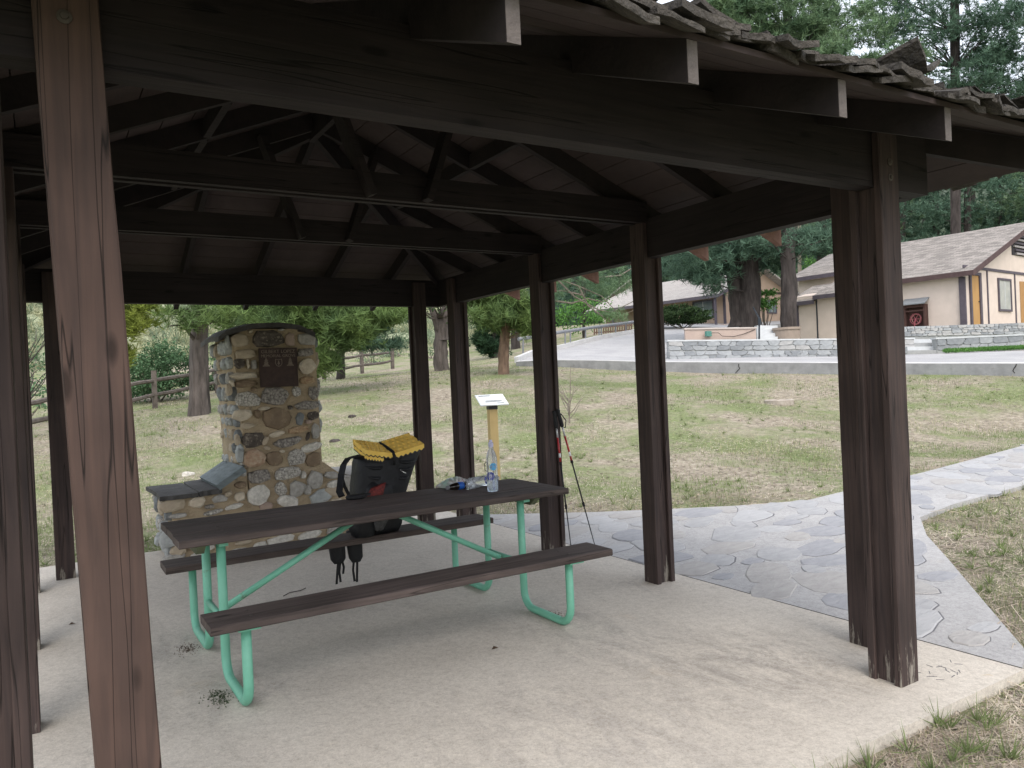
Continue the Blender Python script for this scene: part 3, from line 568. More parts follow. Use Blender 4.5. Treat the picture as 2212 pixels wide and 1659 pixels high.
for v in np.arange(.08, .5, .13):
    for u in (-1.38, -1.16, -.99): stone(u+random.uniform(-.02, .02), v, .085, .055, random.choice(['grey', 'white', 'tan', 'cream']), O0, X_, Z_, NY)
# side facing left: tower and plinth
def side_fill(x_of, y0, y1, z0, z1, keys, s=.13, N=Vector((-1, 0, 0)), U=Y_, prot=.045):
    z = z0
    while z < z1-.03:
        hh = min(random.uniform(.35, .6)*s, (z1-z)/2); y = y0+random.uniform(0, .03)
        while y < y1-.03:
            hw = random.uniform(.4, .75)*s; hw = min(hw, (y1-y)/2+.01)
            stone(y+hw, z+hh, hw*.95, hh*.9, random.choice(keys), Vector((x_of(z+hh), 0, 0)), U, Z_, N, random.uniform(-.3, .3), prot*random.uniform(.7, 1.4), 2.6, .12); y += 2*hw+.012
        z += 2*hh+.012
LK = ['bgrey', 'blue', 'bgrey', 'grey', 'tan', 'bgrey', 'speck']
side_fill(lambda z: XL+.10*(1.98-z)/1.48, YF+.01, YB_, .78, 1.98, LK)
side_fill(lambda z: PLX0, YF+.01, YB_+.03, .02, .55, LK, .17)
side_fill(lambda z: XR, YF+.01, YB_, 1.0, 1.98, LK, .2, Vector((1, 0, 0)))
# slate caps
SLATE = mat('cap_slate', (.085, .082, .08), (.045, .043, .042), 9, .8, .6, 30); SLATEB = mat('shoulder_slate', (.20, .235, .245), (.11, .135, .145), 8, .8, .6, 22, stretch=(1, 1, 4))
capp = [(458, 186), (520, 146), (690, 102), (850, 96), (980, 111), (1068, 158)]
tp = [on((350+a/2.553)*.8848, (750+b_/2.553)*.8848, 1, YF-.05) for a, b_ in capp]
B = MB(); n = len(tp); fr = []
for j, (yy, dz) in enumerate(((YF-.07, 0), (YF+.25, .02), (YF+.55, .02), (YB_+.05, 0))):
    for p in tp: fr.append((p.x+random.uniform(-.012, .012), yy+random.uniform(-.015, .015), p.z+dz))
top = fr; bot = [(a, b_, c-.045) for a, b_, c in fr]; N_ = len(fr); fs = []
for j in range(3):
    for i in range(n-1): a = j*n+i; fs += [(a, a+1, a+n+1, a+n), (N_+a, N_+a+n, N_+a+n+1, N_+a+1)]
for i in range(n-1): fs += [(i, N_+i, N_+i+1, i+1), (3*n+i, 3*n+i+1, N_+3*n+i+1, N_+3*n+i)]
for j in range(3): fs += [(j*n, (j+1)*n, N_+(j+1)*n, N_+j*n), (j*n+n-1, N_+j*n+n-1, N_+(j+1)*n+n-1, (j+1)*n+n-1)]
B.add(top+bot, fs).build('cap_slab', SLATE, mon)
def slab_rough(x0, x1, y0, y1, z0, z1, m, name='cap_slab', zr=None):
    B = MB(); zr = zr or 0; k = 6; ring = []
    for i in range(k): ring.append((x0+(x1-x0)*i/k, y0+random.uniform(-.015, .015)))
    for i in range(3): ring.append((x1+random.uniform(-.01, .01), y0+(y1-y0)*i/3))
    for i in range(k): ring.append((x1+(x0-x1)*i/k, y1+random.uniform(-.015, .015)))
    for i in range(3): ring.append((x0+random.uniform(-.015, .015), y1+(y0-y1)*i/3))
    n = len(ring); sl_ = lambda x: zr*(x-x0)/(x1-x0)
    B.add([(a, b_, z1+sl_(a)) for a, b_ in ring]+[(a, b_, z0+sl_(a)) for a, b_ in ring], [tuple(range(n)), tuple(range(n, 2*n))[::-1]]+[(i, n+i, n+(i+1) % n, (i+1) % n) for i in range(n)]); return B.build(name, m, mon)
slab_rough(-2.94, -2.62, YF-.045, YB_+.1, .562, .60, SLATE); slab_rough(-2.615, -2.42, YF-.05, YB_+.1, .564, .61, SLATE, zr=.01)
slab_rough(-1.2, -.88, YF-.04, YB_+.1, .562, .605, SM['grey'])
B = MB(); B.bar((-2.46, YF+.36, .63), (-2.22, YF+.36, .775), .86, .055, (0, 0, 1)); B.build('shoulder_slab', SLATEB, mon)

# plaque
BRZ = mat('plaque_bronze', (.060, .038, .032), (.035, .022, .02), 20, .55, .15, 40, metal=.3); BRL = mat('plaque_relief', (.22, .18, .15), (.15, .12, .10), 20, .5, metal=.4)
pq = MB().cbox((-1.87, YF-.045, 1.69), .345, .03, .355).build('plaque', BRZ, mon)
B = MB()
for (a, b_, c, d_) in ((-2.045, -1.695, 1.862, 1.872), (-2.045, -1.695, 1.508, 1.518), (-2.045, -2.036, 1.518, 1.862), (-1.704, -1.695, 1.518, 1.862)): B.box(a, b_, YF-.066, YF-.0605, c, d_)
B.build('plaque_rim', BRZ, pq)
def letters(body, size, x, z, parent, m, y=YF-.061, name='lettering'):
    V, Fc = text_mesh(body, size, .002); V2 = np.c_[V[:, 0]+x, np.full(len(V), y)-V[:, 2]-.001, V[:, 1]+z]; return mk(name, V2, Fc, m, parent)
letters('GILBERT LOPEZ', .045, -1.87, 1.838, pq, BRL); letters('MEMORIAL GROVE', .038, -1.87, 1.798, pq, BRL)
for i in range(5): letters(['IN MEMORY OF', 'FOREST SERVICE', 'DEDICATED TO THOSE', 'WHO SERVED', 'THE FOREST'][i] if 0 else '- - - - - - - -', .024, -1.87, 1.665-.027*i, pq, BRL) if 0 else None
B = MB(); sh_ = [(-.03, .035), (0, .028), (.03, .035), (.033, -.005), (.02, -.03), (0, -.038), (-.02, -.03), (-.033, -.005)]
n = 8; B.add([(-1.87+a, YF-.064, 1.735+b_) for a, b_ in sh_]+[(-1.87+a*.85, YF-.064, 1.735+b_*.85) for a, b_ in sh_]+[(-1.87+a, YF-.0601, 1.735+b_) for a, b_ in sh_], [(i, (i+1) % 8, 8+(i+1) % 8, 8+i) for i in range(8)]+[(i, 16+i, 16+(i+1) % 8, (i+1) % 8) for i in range(8)])
B.add([(-1.882, YF-.063, 1.722), (-1.858, YF-.063, 1.722), (-1.87, YF-.063, 1.758)], [(0, 1, 2)]); B.box(-1.873, -1.867, YF-.063, YF-.0602, 1.71, 1.7219)
B.build('emblem', BRL, pq)
for x in (-1.985, -1.762):
    B = MB()
    for k in range(3): B.add([(x-.026+.005*k, YF-.063, 1.712+.02*k), (x+.026-.005*k, YF-.063, 1.712+.02*k), (x, YF-.063, 1.75+.018*k)], [(0, 1, 2)])
    B.box(x-.032, x+.032, YF-.063, YF-.0602, 1.703, 1.7105); B.build('tree_relief', BRL, pq)

# ---------------------------------------------------------------- picnic table
tb = thing('picnic_table', (-2.04, 2.36, 0), 'long dark brown wooden picnic table with attached benches on mint green tube legs', 'picnic table')
def plank(name, x0, x1, y0, y1, z0, z1, m=TABX, parent=None):
    B = MB(); N = 24; ch = .006; vs = []
    for i in range(N+1):
        x = x0+(x1-x0)*i/N; j = lambda: random.uniform(-.0015, .0015)
        vs += [(x, y0+ch, z0), (x, y0+j(), z0+ch), (x, y0+j(), z1-ch), (x, y0+ch+j(), z1+j()*.4), (x, y1-ch, z1+j()*.4), (x, y1+j(), z1-ch), (x, y1, z0+ch), (x, y1-ch, z0)]
    fs = [(i*8+k, i*8+8+k, i*8+8+(k+1) % 8, i*8+(k+1) % 8) for i in range(N) for k in range(8)]+[tuple(range(8)), tuple(N*8+k for k in range(8))[::-1]]
    return B.add(vs, fs).build(name, m, parent or tb)
for i in range(3): plank('tabletop_plank', -3.235+random.uniform(-.006, .006), -.885+random.uniform(-.008, .008), 2.0+.2395*i, 2.0+.2395*i+.2345, .722, .76)
plank('seat_plank', -3.19, -.93, 1.517, 1.777, .41, .45); plank('seat_plank', -3.19, -.93, 2.925, 3.185, .41, .45)
UM = mat('under_cleat', (.13, .15, .09), (.08, .09, .055), 12, .8, .2)
for x in (-3.02, -1.18):
    for s in (0, 1):
        yo, yi = (1.62, 2.13) if s == 0 else (3.09, 2.58); r = .0235
        def arc(c, a0, a1, R, sg): return [(x, c[0]+sg*R*math.cos(t), c[1]+R*math.sin(t)) for t in np.linspace(a0, a1, 6)]
        sg = 1 if s == 0 else -1; R = .10
        pts = [(x, yo, .408), (x, yo, R+r+.01)]+arc((yo+sg*R, R+r), math.pi, 1.5*math.pi, R, sg)+arc((yi-sg*R, R+r), -math.pi/2, 0, R, sg)+[(x, yi, .3), (x, yi, .70)]
        MB().tube(pts, r, 12).build('leg', MINT, tb, smooth=True)
        MB().box(x-.05, x+.05, yo-.085 if s == 0 else yo-.10, yo+.10 if s == 0 else yo+.085, .400, .4085).build('seat_bracket', MINT, tb)
    MB().tube([(x, 2.13, .30), (x, 2.58, .30)], .017, 10).build('cross_tube', MINT, tb, smooth=True)
    MB().bar((x, 2.05, .71), (x, 2.66, .71), .045, .022).build('top_bracket', MINT, tb)
    c = .14 if x < -2 else .14
    for y0, y1, z in ((2.06, 2.66, .70),):
        B = MB(); xx = x+.10*(1 if x > -2 else -1)
        B.hexa([(xx-.02, y0+.08, .66), (xx+.02, y0+.08, .66), (xx+.02, y1-.08, .66), (xx-.02, y1-.08, .66)], [(xx-.02, y0, .7215), (xx+.02, y0, .7215), (xx+.02, y1, .7215), (xx-.02, y1, .7215)]); B.build('cleat', UM, tb)
for x0, x1 in ((-2.98, -2.17), (-1.22, -1.97)): MB().tube([(x0, 2.36, .30), (x1, 2.36, .70)], .019, 10).build('brace', MINT, tb, smooth=True)
bolts = [(x, y+dy, z) for x in (-3.0, -1.2) for y, z in ((1.64, .4505), (3.05, .4505), (2.12, .7605), (2.36, .7605), (2.60, .7605)) for dy in (-.05, .05)]
for p in bolts: MB().lathe([(.009, 0), (.009, .001), (.006, .003)], p, 8).build('bolt', bm_, tb)

# ---------------------------------------------------------------- backpack on the far bench
BLK = mat('pack_black', (.014, .015, .018), (.008, .008, .010), 6, .6, .5, 14, spec=.35); BLK2 = mat('strap_black', (.016, .016, .018), (.01, .01, .011), 30, .7, .3)
FOAM = mat('foam_yellow', (.90, .62, .15), (.82, .53, .11), 12, .75); FOAMG = mat('foam_grey', (.06, .06, .062), (.04, .04, .042), 12, .8)
REDM = mat('mesh_red', (.22, .035, .03), (.05, .012, .012), 60, .7); GRYM = mat('mesh_grey', (.10, .10, .105), (.05, .05, .053), 30, .7, .4, 60)
bp_ = thing('backpack', (-1.80, 3.06, .45), 'black hiking backpack with yellow egg-crate foam pad strapped on top, on the far bench', 'backpack')
def blob(name, rings, m, parent, n=20, sq=3.2, wr=.012, cap=True):
    "rings: (cx, cy, cz, hx, hy, tiltx) stacked cross sections with cloth folds"
    V = []; fs = []
    for (cx, cy, cz, hx, hy, tl) in rings:
        for k in range(n):
            t = 2*math.pi*k/n; q = (abs(math.cos(t))**sq+abs(math.sin(t))**sq)**(-1/sq); f = 1+wr*5*(random.random()-.5)
            V.append((cx+hx*q*math.cos(t)*f, cy+hy*q*math.sin(t)*f, cz+tl*math.cos(t)+random.uniform(-wr, wr)*.4))
    R = len(rings)
    for i in range(R-1):
        for k in range(n): fs.append((i*n+k, i*n+(k+1) % n, (i+1)*n+(k+1) % n, (i+1)*n+k))
    if cap: fs += [tuple(range(n))[::-1], tuple((R-1)*n+k for k in range(n))]
    return MB().add(V, fs).build(name, m, parent, smooth=True)
# body leans to the right as it rises
body = [(-1.80, 3.06, .455, .15, .10, 0), (-1.80, 3.06, .50, .175, .125, 0), (-1.795, 3.06, .60, .185, .14, 0), (-1.785, 3.06, .70, .19, .145, .0), (-1.765, 3.05, .80, .20, .145, .01), (-1.735, 3.05, .90, .222, .145, .015), (-1.71, 3.05, .965, .235, .14, .02), (-1.70, 3.05, 1.0, .235, .13, .02), (-1.70, 3.05, 1.018, .20, .10, .02)]
bd = blob('body', body, BLK, bp_, 26)
# folds, seam and pocket on the front
B = MB()
for k in range(26):
    t = k/25; z = .62+.36*t; x = -1.775+.10*t; B.v.append((x-.004, 3.06-.152-.004*math.sin(k), z)); B.v.append((x+.010, 3.06-.154-.004*math.cos(k*1.3), z)); B.v.append((x+.024, 3.06-.152, z))
B.f = [(3*i+j, 3*i+j+1, 3*i+j+4, 3*i+j+3) for i in range(25) for j in (0, 1)]; B.build('strap', BLK2, bp_)
for (x0_, x1_, z_, dp_) in ((-1.93, -1.76, .985, .0), (-1.91, -1.78, .93, .006), (-1.70, -1.53, .95, .004), (-1.71, -1.56, .90, .008), (-1.70, -1.60, .84, .004), (-1.90, -1.80, .86, .004)):
    MB().tube([(x0_, 2.935, z_), ((x0_*2+x1_)/3, 2.908-dp_, z_-.012), ((x0_+x1_*2)/3, 2.904-dp_, z_-.016), (x1_, 2.925, z_-.004)], [.004, .012, .012, .004], 6).build('fold', BLK, bp_, smooth=True)
blob('pocket', [(-1.84, 2.96, .60, .09, .05, 0), (-1.83, 2.94, .68, .10, .055, 0), (-1.82, 2.94, .76, .10, .05, 0), (-1.81, 2.95, .82, .09, .04, 0)], BLK, bp_, 16)
blob('side_pocket', [(-1.93, 3.0, .455, .07, .09, 0), (-1.935, 3.0, .52, .085, .10, 0), (-1.93, 3.0, .60, .08, .09, 0), (-1.92, 3.0, .66, .06, .07, 0)], BLK, bp_, 14)
blob('mesh_pouch', [(-1.87, 2.895, .70, .05, .014, 0), (-1.865, 2.89, .75, .06, .016, .01), (-1.84, 2.895, .79, .055, .014, .012), (-1.83, 2.90, .80, .045, .008, .012)], REDM, bp_, 12)
blob('grey_pouch', [(-1.84, 2.93, .49, .03, .03, 0), (-1.83, 2.92, .54, .05, .035, 0), (-1.80, 2.92, .60, .06, .035, 0), (-1.78, 2.93, .66, .06, .03, 0)], GRYM, bp_, 14)
V, Fc = text_mesh('Z', .05, .001); cA = Vector((-1.648, 3.05-.142, .865))
MB().bar((-1.672, 2.898, .887), (-1.640, 2.895, .882), .006, .004).build('logo', mat('logo_white', (.7, .7, .7), (.6, .6, .6), 9, .6), bp_)
MB().bar((-1.668, 2.898, .884), (-1.636, 2.895, .862), .006, .004).build('logo', MATS['logo_white'], bp_)
MB().bar((-1.650, 2.897, .868), (-1.632, 2.895, .862), .006, .004).build('logo', MATS['logo_white'], bp_)
# foam pad, two leaves
def foam(x0, z0, x1, z1, y0, y1, tilt):
    nx, ny = 64, 44; V = []; V2 = []
    for j in range(ny+1):
        for i in range(nx+1):
            u, v = i/nx, j/ny; x = x0+(x1-x0)*u; z = z0+(z1-z0)*u+tilt*v; y = y0+(y1-y0)*v
            r_ = int(v*4); a = math.sin(math.pi*(u*6+.5*(r_ % 2)))**2; b_ = math.sin(math.pi*v*4)**2
            V.append((x, y, z+.016-.034*max(0, (a*b_-.28)/.72)**.8)); V2.append((x, y, z-.024+.005*math.sin(u*40)))
    n = nx+1; fs = []; N = len(V)
    for j in range(ny):
        for i in range(nx): a = j*n+i; fs.append((a, a+1, a+n+1, a+n))
    a = MB().add(V, fs); edge = [i for i in range(nx+1)]+[j*n+nx for j in range(1, ny+1)]+[ny*n+i for i in range(nx-1, -1, -1)]+[j*n for j in range(ny-1, 0, -1)]
    vs = [V[i] for i in edge]+[(V2[i][0], V2[i][1], V2[i][2]+.008) for i in edge]; k = len(edge); a.add(vs, [(i, k+i, k+(i+1) % k, (i+1) % k) for i in range(k)])
    o = a.build('foam_pad', FOAM, bp_)
    b = MB().add([(x, y, z) for x, y, z in V2], [f[::-1] for f in fs]); b.add([(V2[i][0], V2[i][1], V2[i][2]+.0075) for i in edge]+[V2[i] for i in edge], [(i, k+i, k+(i+1) % k, (i+1) % k) for i in range(k)]); b.build('foam_backing', FOAMG, o)
foam(-1.93, 1.035, -1.735, .995, 2.87, 3.11, .062); foam(-1.722, .995, -1.50, 1.04, 2.86, 3.11, .07)
foam(-1.93, 1.005, -1.80, .978, 2.875, 3.10, .06)
MB().tube([(-1.727, 2.87, .93), (-1.727, 2.852, .985), (-1.728, 2.88, 1.018), (-1.728, 3.0, 1.046), (-1.727, 3.12, 1.07)], .011, 8).build('strap', BLK2, bp_, smooth=True)
# shoulder strap and the belt resting on the table
def ribbon(name, pts, wd, th, m, parent, up=(0, 1, 0)):
    B = MB(); P = [Vector(p) for p in pts]; U = Vector(up); V = []; fs = []
    for i, p in enumerate(P):
        d = (P[min(i+1, len(P)-1)]-P[max(i-1, 0)]).normalized(); s = d.cross(U).normalized()*th/2; u = U*wd/2
        V += [p-s-u, p+s-u, p+s+u, p-s+u]
    for i in range(len(P)-1):
        for k in range(4): fs.append((i*4+k, i*4+(k+1) % 4, i*4+4+(k+1) % 4, i*4+4+k))
    fs += [(3, 2, 1, 0), tuple(len(P)*4-4+k for k in range(4))]
    return B.add(V, fs).build(name, m, parent, smooth=False)
sp_ = [on(px, py, 1, yy) for px, py, yy in ((785, 990, 2.92), (768, 986, 2.90), (752, 990, 2.88), (742, 1004, 2.86), (737, 1025, 2.84), (735, 1045, 2.80), (733, 1062, 2.76), (738, 1072, 2.72))]
ribbon('shoulder_strap', sp_, .042, .014, BLK, bp_, (.8, -.5, .3))
ribbon('shoulder_strap', [on(px, py, 1, yy) for px, py, yy in ((737, 1025, 2.83), (744, 1050, 2.79), (754, 1070, 2.74))], .022, .004, BLK2, bp_, (.8, -.5, .3))
blob('belt_buckle', [(-2.09, 2.665, .762, .055, .035, 0), (-2.09, 2.665, .775, .06, .04, 0), (-2.088, 2.667, .788, .055, .035, 0)], BLK2, bp_, 14, 4, .002)
MB().bar((-2.03, 2.67, .778), (-1.985, 2.685, .778), .022, .016).build('buckle_tongue', BLK2, bp_)
ribbon('belt_strap', [(-2.09, 2.69, .772), (-2.05, 2.73, .766), (-2.0, 2.79, .764), (-1.95, 2.86, .74)], .03, .004, BLK2, bp_, (.7, -.7, 0))
# hip belt wings and straps hanging behind the bench
def wing(x, w_, z0, z1, y=3.23): return blob('hip_belt', [(x, y, z0, w_*.6, .018, 0), (x, y, z0+.03, w_*.95, .028, 0), (x-.005, y, (z0+z1)/2, w_*1.05, .03, 0), (x-.01, y, z1, w_, .028, 0)], BLK, bp_, 16, 3.5, .006)
wing(-2.035, .055, .235, .44); wing(-1.905, .052, .225, .45)
for pts in (((-2.035, 3.23, .25), (-2.045, 3.23, .18), (-2.055, 3.23, .09)), ((-2.02, 3.23, .25), (-2.03, 3.235, .17), (-2.025, 3.23, .10)), ((-1.92, 3.23, .24), (-1.93, 3.23, .17), (-1.92, 3.235, .085)), ((-1.895, 3.23, .24), (-1.90, 3.23, .16), (-1.905, 3.23, .08)), ((-2.01, 3.23, .26), (-1.995, 3.235, .20), (-2.005, 3.23, .155))):
    ribbon('strap', pts, .004, .016, BLK2, bp_, (0, 1, 0))

# ---------------------------------------------------------------- things on the table
def glass(name, col, rough=.05, tr=.92):
    m = bpy.data.materials.new(name); m.use_nodes = True; b = m.node_tree.nodes['Principled BSDF']; b.inputs['Base Color'].default_value = (*col, 1)
    b.inputs['Transmission Weight'].default_value = tr; b.inputs['Roughness'].default_value = rough; b.inputs['IOR'].default_value = 1.2; n = m.node_tree.nodes; l = m.node_tree.links
    no = n.new('ShaderNodeTexNoise'); no.inputs['Scale'].default_value = 40; bu = n.new('ShaderNodeBump'); bu.inputs['Strength'].default_value = .08; l.new(no.outputs[0], bu.inputs['Height']); l.new(bu.outputs[0], b.inputs['Normal'])
    MATS[name] = m; return m
PET = glass('clear_plastic', (.93, .96, 1.0), .04, .80); WAT = glass('water', (.80, .90, 1.0), .0, .80); BLUE = mat('label_blue', (.01, .03, .32), (.008, .025, .28), 5, .4); SKYB = mat('label_light_blue', (.10, .38, .68), (.09, .34, .62), 5, .4)
WHT = mat('print_white', (.8, .8, .8), (.75, .75, .75), 5, .5)
def wrap(V, c, R, M=None):
    "wrap flat text coords (x, y) round a vertical cylinder facing the camera side"
    out = []
    base = math.atan2(CAM[1]-c[1], CAM[0]-c[0])
    for x, y, z in V:
        t = base+x/R; out.append((c[0]+(R+z)*math.cos(t), c[1]+(R+z)*math.sin(t), c[2]+y))
    return out
bc = Vector((-1.31, 2.25, .7605)); R = .037
bt = thing('water_bottle', tuple(bc), 'tall clear plastic water bottle standing near the right end of the table', 'bottle')
MB().lathe([(.030, 0), (R, .006), (R, .20), (.035, .225), (.026, .255), (.016, .275), (.0145, .30)], bc, 24).build('bottle', PET, bt, smooth=True)
MB().lathe([(.029, .004), (R-.003, .009), (R-.003, .105)], bc, 24).build('water_fill', WAT, bt, smooth=True)
MB().lathe([(.016, .292), (.0165, .298), (.0165, .318), (.011, .320), (.010, .336)], bc, 16).build('cap', mat('cap_lilac', (.55, .55, .75), (.5, .5, .7), 9, .4), bt)
def disc(cx, cy, r, seg=20, z=.0008, tail=False):
    V = [(cx, cy, z)]+[(cx+r*math.cos(2*math.pi*k/seg), cy+r*math.sin(2*math.pi*k/seg), z) for k in range(seg)]; Fc = [(0, 1+k, 1+(k+1) % seg) for k in range(seg)]; return V, Fc
V, Fc = disc(-.012, .105, .027); MB().add(wrap(V, bc, R), Fc).build('label', BLUE, bt)
V, Fc = disc(.010, .165, .024); MB().add(wrap(V, bc, R), Fc).build('label', SKYB, bt)
V, Fc = text_mesh('smart', .034, .0005); V = [(-y-.014+.0, x+.10, z+.0022) for x, y, z in V]; MB().add(wrap(V, bc, R), Fc).build('lettering', WHT, bt)
bB = math.atan2(CAM[1]-bc[1], CAM[0]-bc[0]); k0 = bc+Vector((math.cos(bB-.9)*.043, math.sin(bB-.9)*.043, .165)); k0 = bc+Vector(tuple(-RT*.036))+Vector((0, 0, .165))+Vector(tuple(-fw*.02))
cb = thing('carabiner', tuple(k0), 'small dark carabiner clipped at the side of the standing water bottle', 'carabiner')
pts = [k0+Vector(tuple(RT))*a+Vector((0, 0, b_)) for a, b_ in ((-.008, -.024), (-.009, .018), (0, .030), (.010, .024), (.016, .0), (.014, -.022), (.004, -.032), (-.008, -.024))]
MB().tube(pts, .0021, 6).build('frame', mat('carabiner_metal', (.02, .022, .03), (.02, .02, .02), 9, .35, metal=.7), cb, smooth=True)
# lying clear bottle with blue oval
def lying(name, c, ang, prof, m, label, cat):
    t = thing(name, tuple(c), label, cat); M = Matrix.Rotation(ang, 3, 'Z')@Matrix.Rotation(math.pi/2, 3, 'Y'); return t, M
lc = Vector((-1.205, 2.52, .7605+.037)); t, M = lying('water_bottle', lc, math.radians(18), None, None, 'clear plastic water bottle lying on its side behind the upright one', 'bottle')
MB().lathe([(.030, .0), (.037, .006), (.037, .20), (.034, .225), (.016, .265), (.0145, .285)], lc-M@Vector((0, 0, .16)), 20, M).build('bottle', PET, t, smooth=True)
V, Fc = disc(0, 0, .027)
def wraph(V, c, M, R, off): return [c+M@Vector((math.cos(b0+y/R)*(R+z), math.sin(b0+y/R)*(R+z), x+off)) for x, y, z in V]
cl = M.transposed()@(Vector(tuple(CAM))-lc); b0 = math.atan2(cl.y, cl.x)
MB().add(wraph([(x*1.25, y, z) for x, y, z in V], lc, M, .037, -.02), Fc).build('label', BLUE, t)
V, Fc = text_mesh('smart', .026, .0005); MB().add(wraph([(x, -y, z+.0022) for x, y, z in V], lc, M, .037, -.02), [f[::-1] for f in Fc]).build('lettering', WHT, t)
# dark soda bottle
lc = Vector((-1.43, 2.50, .7605+.0255)); t, M = lying('soda_bottle', lc, math.radians(10+180), None, None, 'small dark cola bottle with blue label lying beside the snack bag', 'bottle')
lo = lc-M@Vector((0, 0, .07))
MB().lathe([(.018, 0), (.0255, .006), (.0255, .10), (.020, .125), (.012, .145), (.0115, .15)], lo, 18, M).build('bottle', mat('cola_dark', (.012, .007, .006), (.01, .006, .005), 9, .15, spec=.6), t, smooth=True)
MB().lathe([(.0258, .035), (.0262, .036), (.0262, .078), (.0258, .079)], lo, 18, M).build('label', mat('label_pepsi_blue', (.02, .12, .45), (.015, .09, .4), 30, .4, c3=(.6, .65, .7), s3=40, t3=.62), t, smooth=True)
MB().lathe([(.013, .149), (.0135, .152), (.0135, .168), (.012, .170)], lo, 14, M).build('cap', mat('cap_grey', (.18, .18, .19), (.14, .14, .15), 9, .4), t)
# snack bag
t = thing('snack_bag', (-1.36, 2.70, .7605), 'crumpled shiny snack bag with pink and green print behind the cola bottle', 'bag')
V = []; fs = []; nx, ny = 14, 9
for j in range(ny+1):
    for i in range(nx+1):
        u, v = i/nx, j/ny; e = (math.sin(math.pi*u)**.5)*(math.sin(math.pi*v)**.6)
        a, b_ = (u-.5)*.25, (v-.5)*.15; V.append((-1.36+a*math.cos(.3)-b_*math.sin(.3), 2.70+a*math.sin(.3)+b_*math.cos(.3), .764+.058*e+random.uniform(-.007, .007)*e))
n = nx+1
for j in range(ny):
    for i in range(nx): a = j*n+i; fs.append((a, a+1, a+n+1, a+n))
N = len(V); V += [(x, y, .7612) for x, y, z in V]; fs += [(N+a, N+d_, N+c, N+b_) for a, b_, c, d_ in fs]
MB().add(V, fs).build('bag', mat('bag_foil', (.42, .20, .22), (.35, .60, .50), 9, .25, .5, 30, spec=.7, c3=(.62, .62, .62), s3=22, t3=.53), t)
t = thing('plastic_wrapper', (-1.345, 2.50, .7605), 'small clear crumpled plastic wrapper between the cola bottle and upright bottle', 'wrapper')
blob('wrapper', [(-1.35, 2.49, .762, .03, .022, 0), (-1.35, 2.49, .78, .036, .028, 0), (-1.348, 2.49, .805, .034, .026, 0), (-1.35, 2.49, .825, .02, .016, 0)], PET, t, 14, 2.2, .02)

# ---------------------------------------------------------------- trekking poles against the second post
GR = mat('grip_black', (.018, .018, .02), (.012, .012, .013), 30, .65, .2); PR = mat('pole_red', (.42, .02, .025), (.36, .016, .02), 9, .3, spec=.6); PS = mat('pole_silver', (.55, .55, .56), (.45, .45, .46), 9, .3, metal=.5); PB = mat('pole_black', (.02, .02, .024), (.015, .015, .018), 9, .35)
for (top, tip, lab) in (((-.09, 3.275, 1.20), (-.035, 3.19, -.002), 'left of the two red and black trekking poles leaning on the post'), ((-.07, 3.255, 1.21), (.205, 3.17, -.004), 'right of the two trekking poles, its black foot spread wider')):
    a, b_ = Vector(top), Vector(tip); d = b_-a; P = lambda f: a+d*f
    t = thing('trekking_pole', tuple(b_), lab, 'trekking pole', 'trekking poles leaning on the post')
    MB().tube([P(0), P(.01), P(.03), P(.08), P(.115), P(.125)], [.016, .020, .015, .018, .017, .011], 12).build('grip', GR, t, smooth=True)
    MB().tube([P(.122), P(.19)], .008, 10).build('shaft', PS, t, smooth=True); MB().tube([P(.19), P(.36)], .0085, 10).build('shaft', PR, t, smooth=True); MB().tube([P(.30), P(.33)], .0088, 10).build('band', WHT, t, smooth=True)
    MB().tube([P(.36), P(.38)], .012, 10).build('clamp', GR, t); MB().tube([P(.375), P(.665)], .0066, 10).build('shaft', PB, t, smooth=True); MB().tube([P(.66), P(.69)], .011, 10).build('clamp', GR, t); MB().tube([P(.685), P(1)], [.0056, .003], 8).build('shaft', PB, t, smooth=True)
    s = a+Vector((.02, 0, 0))
    MB().tube([P(.02), P(.02)+Vector((.03, 0, -.02)), P(.08)+Vector((.055, 0, 0)), P(.13)+Vector((.03, 0, 0)), P(.13)], .0045, 6).build('wrist_strap', GR, t, smooth=True)

# ---------------------------------------------------------------- sign on a post
p = at(1071, 1060, 9.7); q = at(1069, 868, 9.7); zt = q.z-.02; z0 = tz1(p.x, p.y)
sg_ = thing('information_sign', (p.x, p.y, z0), 'small white tilted information sign on a square yellow post', 'sign')
Rz = Matrix.Rotation(math.radians(-12), 3, 'Z')
MB().cbox((p.x, p.y, (z0-.1+zt-.06)/2), .105, .105, zt-.06-z0+.1, Rz).build('post', mat('post_yellow', (.50, .38, .18), (.44, .33, .15), 6, .8, .1), sg_)
MB().cbox((p.x, p.y, zt-.03), .112, .112, .085, Rz).build('bracket', mat('bracket_black', (.03, .03, .033), (.02, .02, .022), 9, .5), sg_)
Mt = Rz@Matrix.Rotation(math.radians(28), 3, 'X'); pc = Vector((p.x, p.y, zt+.045))
pl = MB().cbox(pc, .37, .27, .012, Mt).build('panel', mat('panel_white', (.72, .75, .75), (.66, .69, .69), 5, .35, spec=.5), sg_)
for i, (a, b_, ln, wd) in enumerate(((-.07, .10, .15, .018), (.02, -.03, .22, .014), (.0, -.055, .20, .010), (.09, -.095, .10, .014))):
    MB().cbox(pc+Mt@Vector((a, b_, .0075)), ln, wd, .002, Mt).build('print_line', mat('print_dark', (.08, .09, .09), (.4, .42, .42), 90, .6), pl)
tag(pl)

